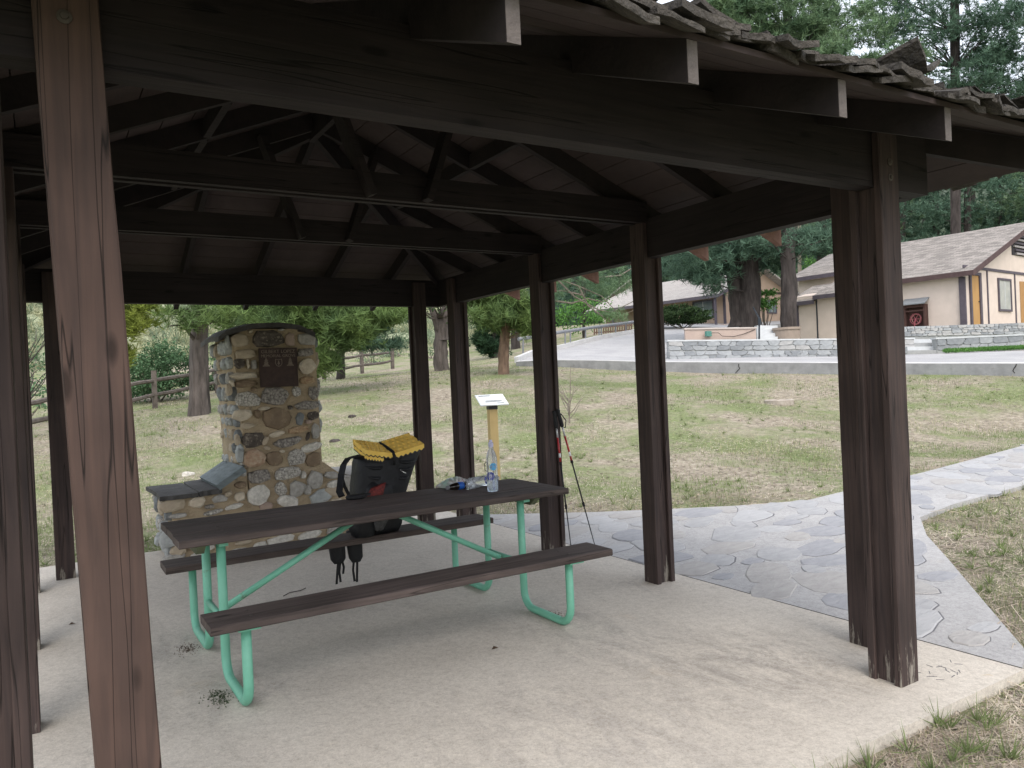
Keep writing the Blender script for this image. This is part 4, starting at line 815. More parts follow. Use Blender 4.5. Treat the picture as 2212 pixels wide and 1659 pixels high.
# ---------------------------------------------------------------- road, kerb, walls and yards
near = [(1116, 782, 27), (1150, 780, 26.6), (1209, 779, 26), (1300, 780, 25.3), (1380, 782, 24.8), (1460, 783, 24.3), (1640, 784, 23.3), (1820, 785, 22.2), (2000, 786, 21), (2212, 786, 19.8), (2600, 790, 18)]
far = [(1120, 780, 27.4), (1160, 777, 27.4), (1209, 776.5, 27.4), (1300, 775.5, 27.4), (1380, 774.5, 27.4), (1460, 774, 27.4), (1640, 771, 26.5), (1820, 770, 25.6), (2000, 765, 25), (2212, 757, 24.5), (2600, 745, 24)]
A = [at(*a) for a in near]; Bf = [at(*a) for a in far]
B = MB(); n = len(A); dn = Vector((0, 0, -1.2))
B.add(A+Bf+[a+dn for a in A]+[b_+dn for b_ in Bf], [(i, i+1, n+i+1, n+i) for i in range(n-1)]+[(2*n+i, 2*n+i+1, i+1, i) for i in range(n-1)]+[(n+i, n+i+1, 3*n+i+1, 3*n+i) for i in range(n-1)])
road = tag(B.build('road', ROADM, origin=tuple(A[5])), kind='structure')
K = mat('kerb_concrete', (.30, .305, .31), (.20, .205, .21), 3, .9, .4, 20, c3=(.16, .16, .16), s3=5, t3=.63)
kerb = tag(MB().add([a+Vector((0, 0, .012)) for a in A]+[a+dn for a in A]+[a+(b_-a).normalized()*.16+Vector((0, 0, .012)) for a, b_ in zip(A, Bf)]+[a+(b_-a).normalized()*.16+dn for a, b_ in zip(A, Bf)], []).build('kerb', K, origin=tuple(A[5])) if 0 else None) if 0 else None
fwd = [(b_-a).normalized() for a, b_ in zip(A, Bf)]; off = [a-f*.14 for a, f in zip(A, fwd)]
B = MB()
for i in range(n-1):
    a0, a1, c0, c1 = off[i], off[i+1], A[i]-fwd[i]*.002, A[i+1]-fwd[i+1]*.002; up = Vector((0, 0, .012))
    B.hexa([a0+dn*.6, a1+dn*.6, c1+dn*.6, c0+dn*.6], [a0+up, a1+up, c1+up, c0+up])
kerb = tag(B.build('kerb', K, origin=tuple(off[5])), kind='structure')
KT = mat('kerb_top_pale', (.60, .60, .60), (.5, .5, .5), 3, .9)
B = MB()
for i in range(n-1):
    a0, a1, c0, c1 = off[i]+fwd[i]*.01, off[i+1]+fwd[i+1]*.01, A[i]+fwd[i]*.18, A[i+1]+fwd[i+1]*.18; up = Vector((0, 0, .030)); u2 = Vector((0, 0, .014))
    B.hexa([a0+u2, a1+u2, c1+u2, c0+u2], [a0+up, a1+up, c1+up, c0+up])
B.build('kerb_cap', KT, kerb)
CRK = mat('crack_dark', (.02, .02, .02), (.01, .01, .01), 9, .9)
for px, D in ((1598, 23.5), (2195, 19.9)):
    pts = [at(px+random.uniform(-4, 4)-k*1.5, 786+k*5, D-.15) for k in range(5)]; MB().tube(pts, .012, 4).build('crack', CRK, kerb)
Lp = [(1116, 781, 27.3), (1150, 766, 29.5), (1209, 754, 32), (1290, 733, 36), (1367, 719, 40), (1440, 703, 46), (1500, 692, 54)]
Rp = [(1445, 774, 27.5), (1445, 765, 28.5), (1446, 745, 32), (1500, 724, 36), (1580, 712, 41), (1690, 699, 46), (1800, 688, 54)]
LA = [at(*a)+Vector((0, 0, .004)) for a in Lp]; RA = [at(*a)+Vector((0, 0, .004)) for a in Rp]; nn = 8; V = []; fs = []
for a, b_ in zip(LA, RA):
    for k in range(nn+1): V.append(a.lerp(b_, k/nn))
for j in range(len(LA)-1):
    for k in range(nn): i = j*(nn+1)+k; fs.append((i, i+1, i+nn+2, i+nn+1))
N = len(V); V += [v+dn for v in V]
fs += [(N+j*(nn+1), N+(j+1)*(nn+1), (j+1)*(nn+1), j*(nn+1)) for j in range(len(LA)-1)]+[(j*(nn+1)+nn, (j+1)*(nn+1)+nn, N+(j+1)*(nn+1)+nn, N+j*(nn+1)+nn) for j in range(len(LA)-1)]
tag(MB().add(V, fs).build('driveway', ROADM, origin=tuple(LA[0])), kind='structure')
B = MB()
for i in range(len(LA)-1):
    a, b_ = LA[i], LA[i+1]; B.bar(a+Vector((0, 0, .05)), b_+Vector((0, 0, .05)), .16, .22)
tag(B.build('driveway_kerb', KT, origin=tuple(LA[0])), kind='structure')

def wall_between(name, a, b_, th, zt0, zt1, zb0, zb1, m, label, cat, keys=None, size=.3, cap=None, group=None):
    "a straight wall from a to b; faced with stones on the near side"
    a = Vector((a.x, a.y, 0)); b_ = Vector((b_.x, b_.y, 0)); U = (b_-a).normalized(); L = (b_-a).length; N = U.cross(Z_)
    if N.dot(Vector(tuple(CAM))-a) < 0: N = -N
    t = thing(name, (a.x, a.y, min(zb0, zb1)), label, cat, group)
    z = lambda s, k: (zt0+(zt1-zt0)*s/L) if k else (zb0+(zb1-zb0)*s/L)
    B = MB(); q = lambda s, d_, zz: tuple(a+U*s-N*d_+Z_*zz)
    B.hexa([q(0, 0, z(0, 0)-.4), q(L, 0, z(L, 0)-.4), q(L, th, z(L, 0)-.4), q(0, th, z(0, 0)-.4)], [q(0, 0, z(0, 1)), q(L, 0, z(L, 1)), q(L, th, z(L, 1)), q(0, th, z(0, 1))]); B.build('wall_body', m, t)
    if cap:
        B = MB(); B.hexa([q(-.03, -.04, z(0, 1)+.002), q(L+.03, -.04, z(L, 1)+.002), q(L+.03, th+.04, z(L, 1)+.002), q(-.03, th+.04, z(0, 1)+.002)], [q(-.03, -.04, z(0, 1)+.06), q(L+.03, -.04, z(L, 1)+.06), q(L+.03, th+.04, z(L, 1)+.06), q(-.03, th+.04, z(0, 1)+.06)]); B.build('coping', cap, t)
    if keys:
        rows = 2 if size > .2 else 4; NB_ = 60; hb = [[0 if r_ in (0, rows) else random.uniform(-.20, .20) for _ in range(NB_+1)] for r_ in range(rows+1)]
        def zr(s_, r_): s_ = min(max(s_, 0), L); k_ = min(int(s_/L*NB_), NB_-1); q_ = s_/L*NB_-k_; e_ = hb[r_][k_]*(1-q_)+hb[r_][k_+1]*q_; return z(s_, 0)+(z(s_, 1)-z(s_, 0))*(r_+e_)/rows
        for r_ in range(rows):
            cuts = [0.0]
            while cuts[-1] < L-size*.6: cuts.append(cuts[-1]+size*random.uniform(.6, 1.9)*(1.4 if rows == 4 else 1))
            cuts[-1] = L; sl_ = [0]+[random.uniform(-.35, .35)*size*.5 for _ in cuts[1:-1]]+[0]
            for c_ in range(len(cuts)-1):
                s0_, s1_ = cuts[c_], cuts[c_+1]; b0_, b1_ = s0_-sl_[c_], s1_-sl_[c_+1]; t0_, t1_ = s0_+sl_[c_], s1_+sl_[c_+1]
                if b1_-b0_ < .08 or t1_-t0_ < .08: continue
                q4 = [(b0_, zr(b0_, r_)), (b1_, zr(b1_, r_)), (t1_, zr(t1_, r_+1)), (t0_, zr(t0_, r_+1))]; cx_ = sum(p_[0] for p_ in q4)/4; cz_ = sum(p_[1] for p_ in q4)/4
                ring = []
                for k_ in range(4):
                    p_, p2 = q4[k_], q4[(k_+1) % 4]
                    for f_ in (.12, .5, .88): ring.append((p_[0]*(1-f_)+p2[0]*f_+random.uniform(-.015, .015), p_[1]*(1-f_)+p2[1]*f_+random.uniform(-.01, .01)))
                pr = random.uniform(.02, .045); sh = min(.03, .12*size)
                def lay(inset, h): return [a+U*(cx_+(x_-cx_)*(1-inset/max(abs(x_-cx_), .08) if abs(x_-cx_) > .08 else 1-inset*4))+Z_*(cz_+(y_-cz_)*.93)+N*h for x_, y_ in ring]
                Vv_ = lay(.012, -.02)+lay(.012, pr*.6)+lay(.03, pr); nn_ = 12; Fs = [(L_*nn_+k_, L_*nn_+(k_+1) % nn_, (L_+1)*nn_+(k_+1) % nn_, (L_+1)*nn_+k_) for L_ in range(2) for k_ in range(nn_)]+[tuple(2*nn_+k_ for k_ in range(nn_))]
                MB().add(Vv_, Fs).build('stone', SM[random.choice(keys)], t)
    return t
SM['wgrey'] = stone_mat('wall_stone_grey', (.40, .42, .43), (.31, .325, .34), 6); SM['wdark'] = stone_mat('wall_stone_dark', (.29, .305, .32), (.22, .235, .25), 6); SM['wpale'] = stone_mat('wall_stone_pale', (.46, .46, .455), (.36, .36, .36), 6)
WM = mat('wall_mortar', (.36, .37, .37), (.29, .30, .30), 6, .9, .4, 30); WK = ['wgrey', 'wgrey', 'wdark', 'wpale']; CAPM = mat('coping_pale', (.60, .62, .63), (.5, .52, .53), 5, .9)
def wz(name, x0, x1, yb0, yb1, yt0, yt1, D0, D1, th, label, cat='wall', keys=WK, size=.36, m=WM, cap=None):
    a, b_ = at(x0, yb0, D0), at(x1, yb1, D1); c, d_ = at(x0, yt0, D0), at(x1, yt1, D1)
    return wall_between(name, a, b_, th, c.z, d_.z, a.z, b_.z, m, label, cat, keys, size, cap)
wz('retaining_wall', 1446, 1960, 777, 773, 759, 755, 26.7, 25.9, .9, 'low front tier of grey stone retaining wall along the road', keys=['wgrey', 'wdark', 'wgrey'], size=.33)
wz('retaining_wall', 1444, 1975, 757, 754, 738, 733, 28.0, 27.4, .45, 'upper tier of grey stone retaining wall below the small white shed wing', cap=CAPM, size=.34)
wz('retaining_wall', 2024, 2500, 757, 742, 733, 712, 26.9, 26.0, .4, 'grey stone retaining wall with grass at its foot, right of the steps', cap=CAPM, size=.38)
wz('retaining_wall', 1950, 2500, 727, 714, 706, 688, 28.9, 28.4, .4, 'thin-layered ledgestone wall under the pale house gable', keys=['wgrey', 'wdark', 'wpale'], size=.16)
PINK = mat('stucco_pink', (.50, .40, .345), (.45, .355, .31), 4, .9, .2, 40)
wz('planter_wall', 1481, 1634, 739, 737, 712, 710, 29.5, 29.3, .25, 'low pink stucco wall with a green outlet box in front of the pine trunks', keys=None, m=PINK, cap=mat('stucco_cap', (.56, .49, .45), (.5, .44, .4), 5, .9))
# steps
t = thing('garden_steps', tuple(at(1657, 735, 29.6)), 'pale concrete steps rising between the pink wall and the planter', 'steps')
for k in range(5): a, b_ = at(1636, 735-8*k, 29.6+.35*k), at(1680, 735-8*k, 29.6+.35*k); MB().hexa([a-Z_*.5, b_-Z_*.5, b_-Z_*.5+Vector(tuple(fw))*.4, a-Z_*.5+Vector(tuple(fw))*.4], [a, b_, b_+Vector(tuple(fw))*.4, a+Vector(tuple(fw))*.4]).build('step', CAPM, t)
t = thing('garden_steps', tuple(at(2000, 755, 27)), 'short white-edged stone steps left of the grassy retaining wall', 'steps')
for k in range(4): a, b_ = at(1960, 757-8*k, 26.9+.3*k), at(2023, 756-8*k, 26.9+.3*k); MB().hexa([a-Z_*.5, b_-Z_*.5, b_-Z_*.5+Vector(tuple(fw))*.35, a-Z_*.5+Vector(tuple(fw))*.35], [a, b_, b_+Vector(tuple(fw))*.35, a+Vector(tuple(fw))*.35]).build('step', CAPM if k % 2 else WM, t)
# round planter
c = at(1700, 735, 30.4); r_ = .52*27/1660*30.4/.9
t = thing('tree_planter', tuple(c), 'round tan stucco planter around the base of the right-hand pine', 'planter')
MB().lathe([(.50, -.3), (.50, .40), (.54, .41), (.54, .50), (.46, .505), (.44, .45)], c, 24).build('planter', mat('stucco_tan', (.33, .27, .225), (.28, .23, .19), 5, .9), t, smooth=False)
# outlet box and cable on the pink wall
a = at(1530, 721, 29.3); t = thing('outlet_box', tuple(a-Z_*.1), 'green utility outlet box fixed to the low pink wall', 'utility box')
MB().cbox(a, .26, .10, .2).build('box', mat('box_green', (.10, .26, .22), (.08, .21, .18), 9, .5), t)
pts = [at(x, y, 29.28) for x, y in ((1538, 719), (1552, 719), (1560, 726), (1585, 727), (1605, 722), (1630, 712))]
tag(MB().tube(pts, .011, 5).build('cable', CRK), 'thin dark cable drooping along the low pink wall', 'cable')
hm = mat('rail_dark', (.05, .06, .075), (.04, .05, .06), 9, .5, metal=.4)
t = thing('handrail', tuple(at(1640, 733, 29.6)), 'dark metal handrail on one post beside the concrete steps', 'handrail')
MB().tube([at(1640, 735, 29.6), at(1640, 688, 29.6)], .035, 8).build('post', hm, t); MB().tube([at(1642, 692, 29.5), at(1638, 684, 29.8), at(1627, 664, 31.5)], .028, 8).build('rail', hm, t); MB().cbox(at(1641, 695, 29.5), .10, .08, .25).build('bracket', hm, t)

# ---------------------------------------------------------------- houses
STUC = mat('stucco_cream', (.68, .585, .515), (.61, .525, .46), 2.5, .9, .15, 40); TRIM = mat('trim_mauve', (.115, .10, .12), (.085, .075, .09), 6, .8); TRIMB = mat('trim_brown', (.10, .065, .065), (.07, .045, .045), 6, .8)
STUCO = mat('stucco_tan_house', (.46, .345, .265), (.40, .30, .23), 2.5, .9, .15, 40)
def shingle_mat(name, a, b_, sc=1.0):
    m = bpy.data.materials.new(name); m.use_nodes = True; n = m.node_tree.nodes; l = m.node_tree.links; b = n['Principled BSDF']; b.inputs['Roughness'].default_value = .95; b.inputs['Specular IOR Level'].default_value = .15
    uv = n.new('ShaderNodeUVMap'); br = n.new('ShaderNodeTexBrick'); br.inputs['Scale'].default_value = sc; br.inputs['Brick Width'].default_value = .34; br.inputs['Row Height'].default_value = .15; br.inputs['Mortar Size'].default_value = .006; br.inputs['Bias'].default_value = 0
    br.inputs['Color1'].default_value = (*a, 1); br.inputs['Color2'].default_value = (*b_, 1); br.inputs['Mortar'].default_value = tuple(x*.55 for x in b_)+(1,); l.new(uv.outputs[0], br.inputs['Vector'])
    g = n.new('ShaderNodeTexNoise'); g.inputs['Scale'].default_value = 3; g.inputs['Detail'].default_value = 6; tc = n.new('ShaderNodeTexCoord'); l.new(tc.outputs['Object'], g.inputs['Vector'])
    mr = n.new('ShaderNodeMapRange'); mr.inputs[3].default_value = .8; mr.inputs[4].default_value = 1.2; l.new(g.outputs[0], mr.inputs[0]); mx = n.new('ShaderNodeMixRGB'); mx.blend_type = 'MULTIPLY'; mx.inputs[0].default_value = 1; l.new(br.outputs[0], mx.inputs[1]); l.new(mr.outputs[0], mx.inputs[2])
    l.new(mx.outputs[0], b.inputs['Base Color']); bp = n.new('ShaderNodeBump'); bp.inputs['Strength'].default_value = .8; bp.inputs['Distance'].default_value = .02; l.new(br.outputs['Color'], bp.inputs['Height']); l.new(bp.outputs[0], b.inputs['Normal']); return m
SHG = shingle_mat('roof_shingle', (.35, .32, .295), (.20, .185, .17)); SHG2 = shingle_mat('roof_shingle_pale', (.42, .395, .37), (.355, .33, .31))
def roof_slab(pts, th, m, parent, name='roof'):
    "quad slab with uv in metres along pts[0]->pts[1]"
    P = [Vector(p) for p in pts]; N = (P[1]-P[0]).cross(P[3]-P[0]).normalized(); N = N if N.z > 0 else -N
    B = MB(); B.hexa([p-N*th for p in P], P); o = B.build(name, m, parent); me = o.data; uv = me.uv_layers.new(name='UVMap'); U = (P[1]-P[0]).normalized(); Wv = N.cross(U); wo_ = Vector(WO[o.name])
    for lp in me.loops:
        v = me.vertices[lp.vertex_index].co+wo_-P[0]; uv.data[lp.index].uv = (v.dot(U), v.dot(Wv))
    return o
class Frame:
    def __init__(s, o, hdg): h = math.radians(hdg); s.o = Vector(o); s.a = Vector((math.sin(h), math.cos(h), 0)); s.b = Vector((math.cos(h), -math.sin(h), 0))
    def __call__(s, u, v, z): return s.o+s.b*u+s.a*v+Z_*z          # u to the right along the gable, v back along the ridge, z up
    def box(s, u0, u1, v0, v1, z0, z1): B = MB(); B.hexa([s(u0, v0, z0), s(u1, v0, z0), s(u1, v1, z0), s(u0, v1, z0)], [s(u0, v0, z1), s(u1, v0, z1), s(u1, v1, z1), s(u0, v1, z1)]); return B
def window(f, face, u0, u1, z0, z1, parent, glassm, vpos=0, side='g', mull=1):
    "g: on the gable wall (v = vpos); s: on the long wall (u = vpos)"
    bx = (lambda a, b_, c, d_, e, g_: f.box(a, b_, vpos-e, vpos-g_, c, d_)) if side == 'g' else (lambda a, b_, c, d_, e, g_: f.box(vpos-e, vpos-g_, a, b_, c, d_))
    t = .09
    w_ = bx(u0, u1, z0, z1, .03, .012).build('window', glassm, parent)
    B = MB()
    for (a, b_, c, d_) in ((u0-t, u1+t, z1, z1+t), (u0-t, u1+t, z0-t, z0), (u0-t, u0, z0, z1), (u1, u1+t, z0, z1)):
        q = bx(a, b_, c, d_, .06, .004); B.add(q.v, q.f)
    B.build('frame', TRIM, w_)
    if mull: q = bx((u0+u1)/2-.02, (u0+u1)/2+.02, z0, z1, .045, .031); q.build('mullion', mat('frame_white', (.6, .62, .62), (.5, .52, .52), 6, .5), w_)
    return w_
GLS = mat('window_glass', (.22, .27, .29), (.12, .15, .17), 1.2, .08, spec=.8); CURT = mat('window_curtain', (.50, .50, .46), (.36, .37, .36), 3, .3, spec=.6)
# right-hand house
o = at(2084, 703, 29.7); f = Frame(o, -6.4); Z0 = 0
h1 = thing('gabled_house', tuple(o), 'cream stucco house with brown shingle gable roof, plywood door and hose cabinet', 'house')
HW = 6.4; EZ = 2.18; SL = .37; RZ = EZ+SL*HW
def gable_wall(f, u0, u1, v0, v1, z0, ez, rz, m, parent, um=None, name='wall'):
    um = um if um is not None else (u0+u1)/2; B = MB()
    B.add([f(u0, v0, z0), f(u1, v0, z0), f(u1, v0, ez), f(um, v0, rz), f(u0, v0, ez), f(u0, v1, z0), f(u1, v1, z0), f(u1, v1, ez), f(um, v1, rz), f(u0, v1, ez)], [(0, 1, 2, 3, 4), (9, 8, 7, 6, 5), (5, 0, 4, 9), (1, 6, 7, 2), (4, 3, 8, 9), (3, 2, 7, 8)]); return B.build(name, m, parent)
gable_wall(f, 0, 2*HW, 0, 4.4, -.5, EZ-.06, RZ-.06, STUC, h1)
roof_slab([f(-.35, -.5, EZ-.13), f(-.35, 4.45, EZ-.13), f(HW, 4.45, RZ), f(HW, -.5, RZ)], .1, SHG, h1)
roof_slab([f(2*HW+.35, 9.0, EZ-.13), f(2*HW+.35, -.5, EZ-.13), f(HW, -.5, RZ), f(HW, 9.0, RZ)], .1, SHG, h1)
# rear, narrower part
uA = 2.75; ezA = EZ+SL*uA
gable_wall(f, uA, 2*HW, 4.401, 8.6, -.5, ezA-.1, RZ-.06, STUC, h1, HW)
roof_slab([f(uA-.35, 4.451, ezA-.13), f(uA-.35, 9.0, ezA-.13), f(HW, 9.0, RZ), f(HW, 4.451, RZ)], .1, SHG, h1)
f.box(uA-.38, uA-.352, 4.46, 9.02, ezA-.32, ezA-.13).build('fascia', TRIM, h1)
f.box(-.385, -.352, -.5, 4.45, EZ-.31, EZ-.12).build('fascia', TRIMB, h1)
for s in (0, 1):
    u0, u1 = (-.385, HW) if s == 0 else (2*HW+.385, HW); zz0 = EZ-.13; B = MB(); B.hexa([f(u0, -.53, zz0-.22), f(u0, -.501, zz0-.22), f(u1, -.501, RZ-.2), f(u1, -.53, RZ-.2)], [f(u0, -.53, zz0), f(u0, -.501, zz0), f(u1, -.501, RZ+.01), f(u1, -.53, RZ+.01)]); B.build('barge_board', TRIMB, h1)
# lean-to wing
gable_wall(f, -.25, uA, 4.9, 7.0, -.6, 1.85, 2.45, STUC, h1, uA-.02, 'wing_wall')
roof_slab([f(-.6, 4.6, 1.80), f(-.6, 5.9, 1.80), f(1.9, 5.9, 2.75), f(1.9, 4.6, 2.75)], .08, SHG, h1); roof_slab([f(-.5, 5.95, 1.62), f(-.5, 7.35, 1.62), f(1.9, 7.35, 2.5), f(1.9, 5.95, 2.5)], .08, SHG, h1)
f.box(-.64, -.602, 4.58, 5.92, 1.62, 1.80).build('fascia', TRIM, h1); f.box(-.54, -.502, 5.93, 7.37, 1.44, 1.62).build('fascia', TRIM, h1)
f.box(-.30, -.252, 6.85, 7.05, -.6, 1.6).build('corner_trim', TRIM, h1); f.box(-.285, -.252, 5.93, 5.98, -.6, 1.7).build('downpipe', hm, h1)
f.box(-.10, -.002, -.10, .12, -.3, EZ-.3).build('corner_trim', TRIM, h1)
f.box(0, 2*HW, -.035, -.002, EZ+.05, EZ+.16).build('band_trim', TRIM, h1)
for u in (2.24, 5.15): f.box(u, u+.09, -.034, -.003, 0, EZ+.048).build('trim_board', TRIM, h1)
dr = f.box(.66, 1.42, -.02, -.004, -.02, 1.98).build('door', mat('door_plywood', (.50, .30, .12), (.40, .23, .09), 3, .7, stretch=(1, 1, .3)), h1)
B = MB()
for (a, b_, c, d_) in ((.52, 1.60, 1.98, 2.10), (.52, .66, -.02, 1.98), (1.42, 1.60, -.02, 1.98)): q = f.box(a, b_, -.07, -.003, c, d_); B.add(q.v, q.f)
B.build('frame', TRIM, dr); MB().cbox(f(1.34, -.05, .95), .04, .05, .05).build('handle', hm, dr)
window(f, 0, 3.42, 4.62, .70, 1.90, h1, CURT); d2 = f.box(5.75, 6.6, -.02, -.004, 0, 1.95).build('door', mat('door_orange', (.42, .24, .10), (.36, .2, .08), 3, .7), h1)
# louvre vent near the gable top
lv = f.box(5.0, 7.8, -.03, -.003, 3.05, 3.95).build('gable_vent', mat('vent_dark', (.05, .045, .05), (.04, .035, .04), 6, .8), h1)
for k in range(6): f.box(5.0+.12*(k < 3)*(3-k), 7.8-.12*(k < 3)*(3-k), -.09, -.031, 3.08+.15*k, 3.16+.15*k).build('louvre', TRIM if k % 2 else mat('louvre_pale', (.35, .33, .33), (.4, .37, .37), 6, .7), lv)
# hose cabinet on the long wall
hc = thing('hose_cabinet', tuple(f(-.3, 1.75, .1)), 'brown wooden hose cabinet with tilted grey lid and red hose reel', 'cabinet')
CB = mat('cabinet_brown', (.085, .045, .038), (.06, .032, .028), 6, .8)
for (a, b_, c, d_, e, g_) in ((-.28, -.004, 1.33, 1.40, .0, .98), (-.28, -.004, 2.10, 2.17, 0, .98), (-.28, -.004, 1.40, 2.10, 0, .06), (-.03, -.004, 1.40, 2.10, .06, .98), (-.27, -.23, 1.40, 2.10, .70, .76), (-.27, -.23, 1.40, 2.10, .86, .98)): f.box(a, b_, c, d_, e, g_).build('cabinet_board', CB, hc)
B = MB(); B.hexa([f(-.42, 1.27, .98), f(-.42, 2.23, .98), f(-.0, 2.23, 1.20), f(-.0, 1.27, 1.20)], [f(-.42, 1.27, 1.02), f(-.42, 2.23, 1.02), f(-.0, 2.23, 1.25), f(-.0, 1.27, 1.25)]); B.build('lid', mat('lid_grey', (.30, .32, .34), (.24, .26, .28), 5, .6, metal=.3), hc)
HR = mat('reel_red', (.42, .12, .15), (.34, .09, .11), 9, .5)
rl = MB().tube([f(-.16, 1.75+.22*math.cos(t), .40+.22*math.sin(t)) for t in np.linspace(0, 2*math.pi, 22)], .012, 6).build('hose_reel', HR, hc)
for t in np.linspace(0, math.pi, 4)[:-1]: MB().tube([f(-.18, 1.75+.24*math.cos(t), .40+.24*math.sin(t)), f(-.18, 1.75-.24*math.cos(t), .40-.24*math.sin(t))], .009, 5).build('spoke', HR, rl)
MB().tube([f(-.20, 1.75, .42), f(-.20, 1.80, .06)], .02, 6).build('hose', HR, hc)
MB().tube([f(-.13, 1.75+.17*math.cos(t)*(1+.1*math.sin(3*t)), .40+.2*math.sin(t)) for t in np.linspace(0, 2*math.pi, 18)], .018, 5).build('hose', mat('hose_pink', (.5, .25, .22), (.4, .2, .18), 9, .6), hc)

# middle house
o = at(1568, 699, 47); f = Frame(o, -8); h2 = thing('gabled_house', tuple(o), 'tan bungalow with porch roof behind the hedge and the big pine trunks', 'house')
HW2 = 3.6; E2 = 2.15; R2z = E2+.36*HW2+.2
gable_wall(f, 0, 2*HW2, 0, 10, -1.2, E2, R2z-.1, STUCO, h2)
roof_slab([f(-1.5, -.6, E2-.45), f(-1.5, 10.6, E2-.45), f(HW2, 10.6, R2z), f(HW2, -.6, R2z)], .1, SHG2, h2); roof_slab([f(2*HW2+.5, 10.6, E2-.1), f(2*HW2+.5, -.6, E2-.1), f(HW2, -.6, R2z), f(HW2, 10.6, R2z)], .1, SHG2, h2)
f.box(-1.53, -1.502, -.6, 10.6, E2-.65, E2-.45).build('fascia', TRIM, h2)
B = MB(); B.hexa([f(-1.53, -.63, E2-.65), f(-1.53, -.601, E2-.65), f(HW2, -.601, R2z-.2), f(HW2, -.63, R2z-.2)], [f(-1.53, -.63, E2-.45), f(-1.53, -.601, E2-.45), f(HW2, -.601, R2z), f(HW2, -.63, R2z)]); B.build('barge_board', TRIM, h2)
for v in (-.3, 4, 8): f.box(-1.4, -1.28, v, v+.12, -.6, E2-.6).build('porch_post', TRIM, h2)
f.box(-.05, -.002, -.06, .12, -.5, E2-.1).build('corner_trim', TRIM, h2); f.box(0, 2*HW2, -.04, -.002, E2-.15, E2-.02).build('band_trim', TRIMB, h2)
window(f, 0, .9, 2.3, .5, 1.5, h2, GLS, 0, 's'); window(f, 0, 5.0, 7.0, .5, 1.5, h2, GLS, 0, 's'); window(f, 0, 4.6, 5.6, .8, 1.5, h2, GLS, 0, 'g')
f.box(-1.5, 2.6, -.9, -.3, -.6, -.12).build('porch_step', PINK, h2)
# far left house
o = at(1303, 703, 60); f = Frame(o, 74); h3 = thing('gabled_house', tuple(o), 'small pale cottage half hidden by pine branches beyond the guard rail', 'house')
gable_wall(f, 0, 6, 0, 9, -1.5, 1.6, 3.0, STUC, h3)
f3 = f
roof_slab([f(-.5, -.6, 1.35), f(-.5, 9.6, 1.35), f(3, 9.6, 3.2), f(3, -.6, 3.2)], .1, SHG2, h3); roof_slab([f(6.5, 9.6, 1.35), f(6.5, -.6, 1.35), f(3, -.6, 3.2), f(3, 9.6, 3.2)], .1, SHG2, h3)
window(f, 0, 1.5, 2.6, .2, 1.3, h3, GLS, 0, 'g'); window(f, 0, 1.0, 2.2, .2, 1.3, h3, GLS, 0, 's'); window(f, 0, 3.4, 4.6, .2, 1.3, h3, GLS, 0, 's')
# utility pole and wire
a = at(1728, 690, 52); t = thing('utility_pole', tuple(a), 'pale weathered utility pole standing between the big pines', 'pole')
MB().tube([a, at(1726, 350, 52)], [.14, .10], 8).build('pole', mat('pole_pale', (.38, .33, .26), (.28, .24, .19), 6, .9), t); MB().tube([at(1480+40*k, 596-3*abs(k-4) if 0 else 597-k*1.4+1.2*(k-4)**2*.1, 52) for k in range(9)], .02, 4).build('wire', CRK, t)
# guard rail by the drive
GRM = mat('rail_grey', (.22, .23, .25), (.17, .18, .2), 6, .6); t = thing('guard_rail', tuple(at(1207, 752, 32)), 'grey pipe guard rail along the left edge of the driveway', 'railing')
gr_ = [(1120, 733, 30.5), (1207, 718, 32), (1290, 706, 36), (1372, 695, 40)]
MB().tube([at(*a) for a in gr_], .07, 8).build('rail', GRM, t); 
for x, y0, y1, D in ((1130, 733, 772, 30.6), (1175, 725, 764, 31.4), (1221, 717, 748, 32.5), (1232, 716, 745, 33), (1265, 711, 738, 34.8), (1294, 706, 731, 36.2), (1299, 706, 730, 36.4), (1330, 702, 722, 38), (1352, 698, 716, 39.2)): MB().tube([at(x, y0, D), at(x, y1, D)], .035, 6).build('post', GRM, t)
t = thing('picket_fence', tuple(at(1283, 722, 44)), 'low brown picket fence beyond the guard rail', 'fence')
for k in range(17): x = 1284+k*5; MB().bar(at(x, 724-k*.35, 44), at(x, 706-k*.6, 44), .09, .03, (0, 1, 0)).build('picket', mat('picket_brown', (.20, .13, .10), (.15, .10, .08), 6, .8), t)
for y in (709, 719): MB().bar(at(1282, y, 44.05), at(1366, y-7, 44.05), .03, .06).build('rail', MATS['picket_brown'], t)

# ---------------------------------------------------------------- split rail fence
RAIL = mat('fence_grey_wood', (.17, .145, .13), (.09, .075, .066), 5, .9, .5, 20)
def rail_fence(pts, label, rails=((.80), (.38))):
    P = []
    for px, py, D in pts: p_ = at(px, py, D); P.append(Vector((p_.x, p_.y, tz1(p_.x, p_.y))))
    t = thing('split_rail_fence', tuple(P[0]), label, 'fence')
    for p_ in P:
        lx, ly = random.uniform(-.03, .03), random.uniform(-.03, .03); MB().bar(p_-Z_*.2, p_+Vector((lx, ly, 1.08)), .13, .13, (0, 1, 0)).build('post', RAIL, t)
    for a, b_ in zip(P[:-1], P[1:]):
        for h in rails:
            m_ = (a+b_)/2; k = 5; pp = [a.lerp(b_, i/k)+Z_*(h+random.uniform(-.02, .02)-.03*math.sin(math.pi*i/k)) for i in range(k+1)]; MB().tube(pp, [.05, .06, .055, .06, .055, .05], 6).build('rail', RAIL, t)
    return P
rail_fence([(-330, 1010, 12.5), (-60, 975, 15), (160, 925, 18.5), (335, 882, 22), (470, 858, 25.5), (590, 838, 28.5), (700, 822, 31)], 'grey split rail fence running behind the shelter and the left pine trunk')
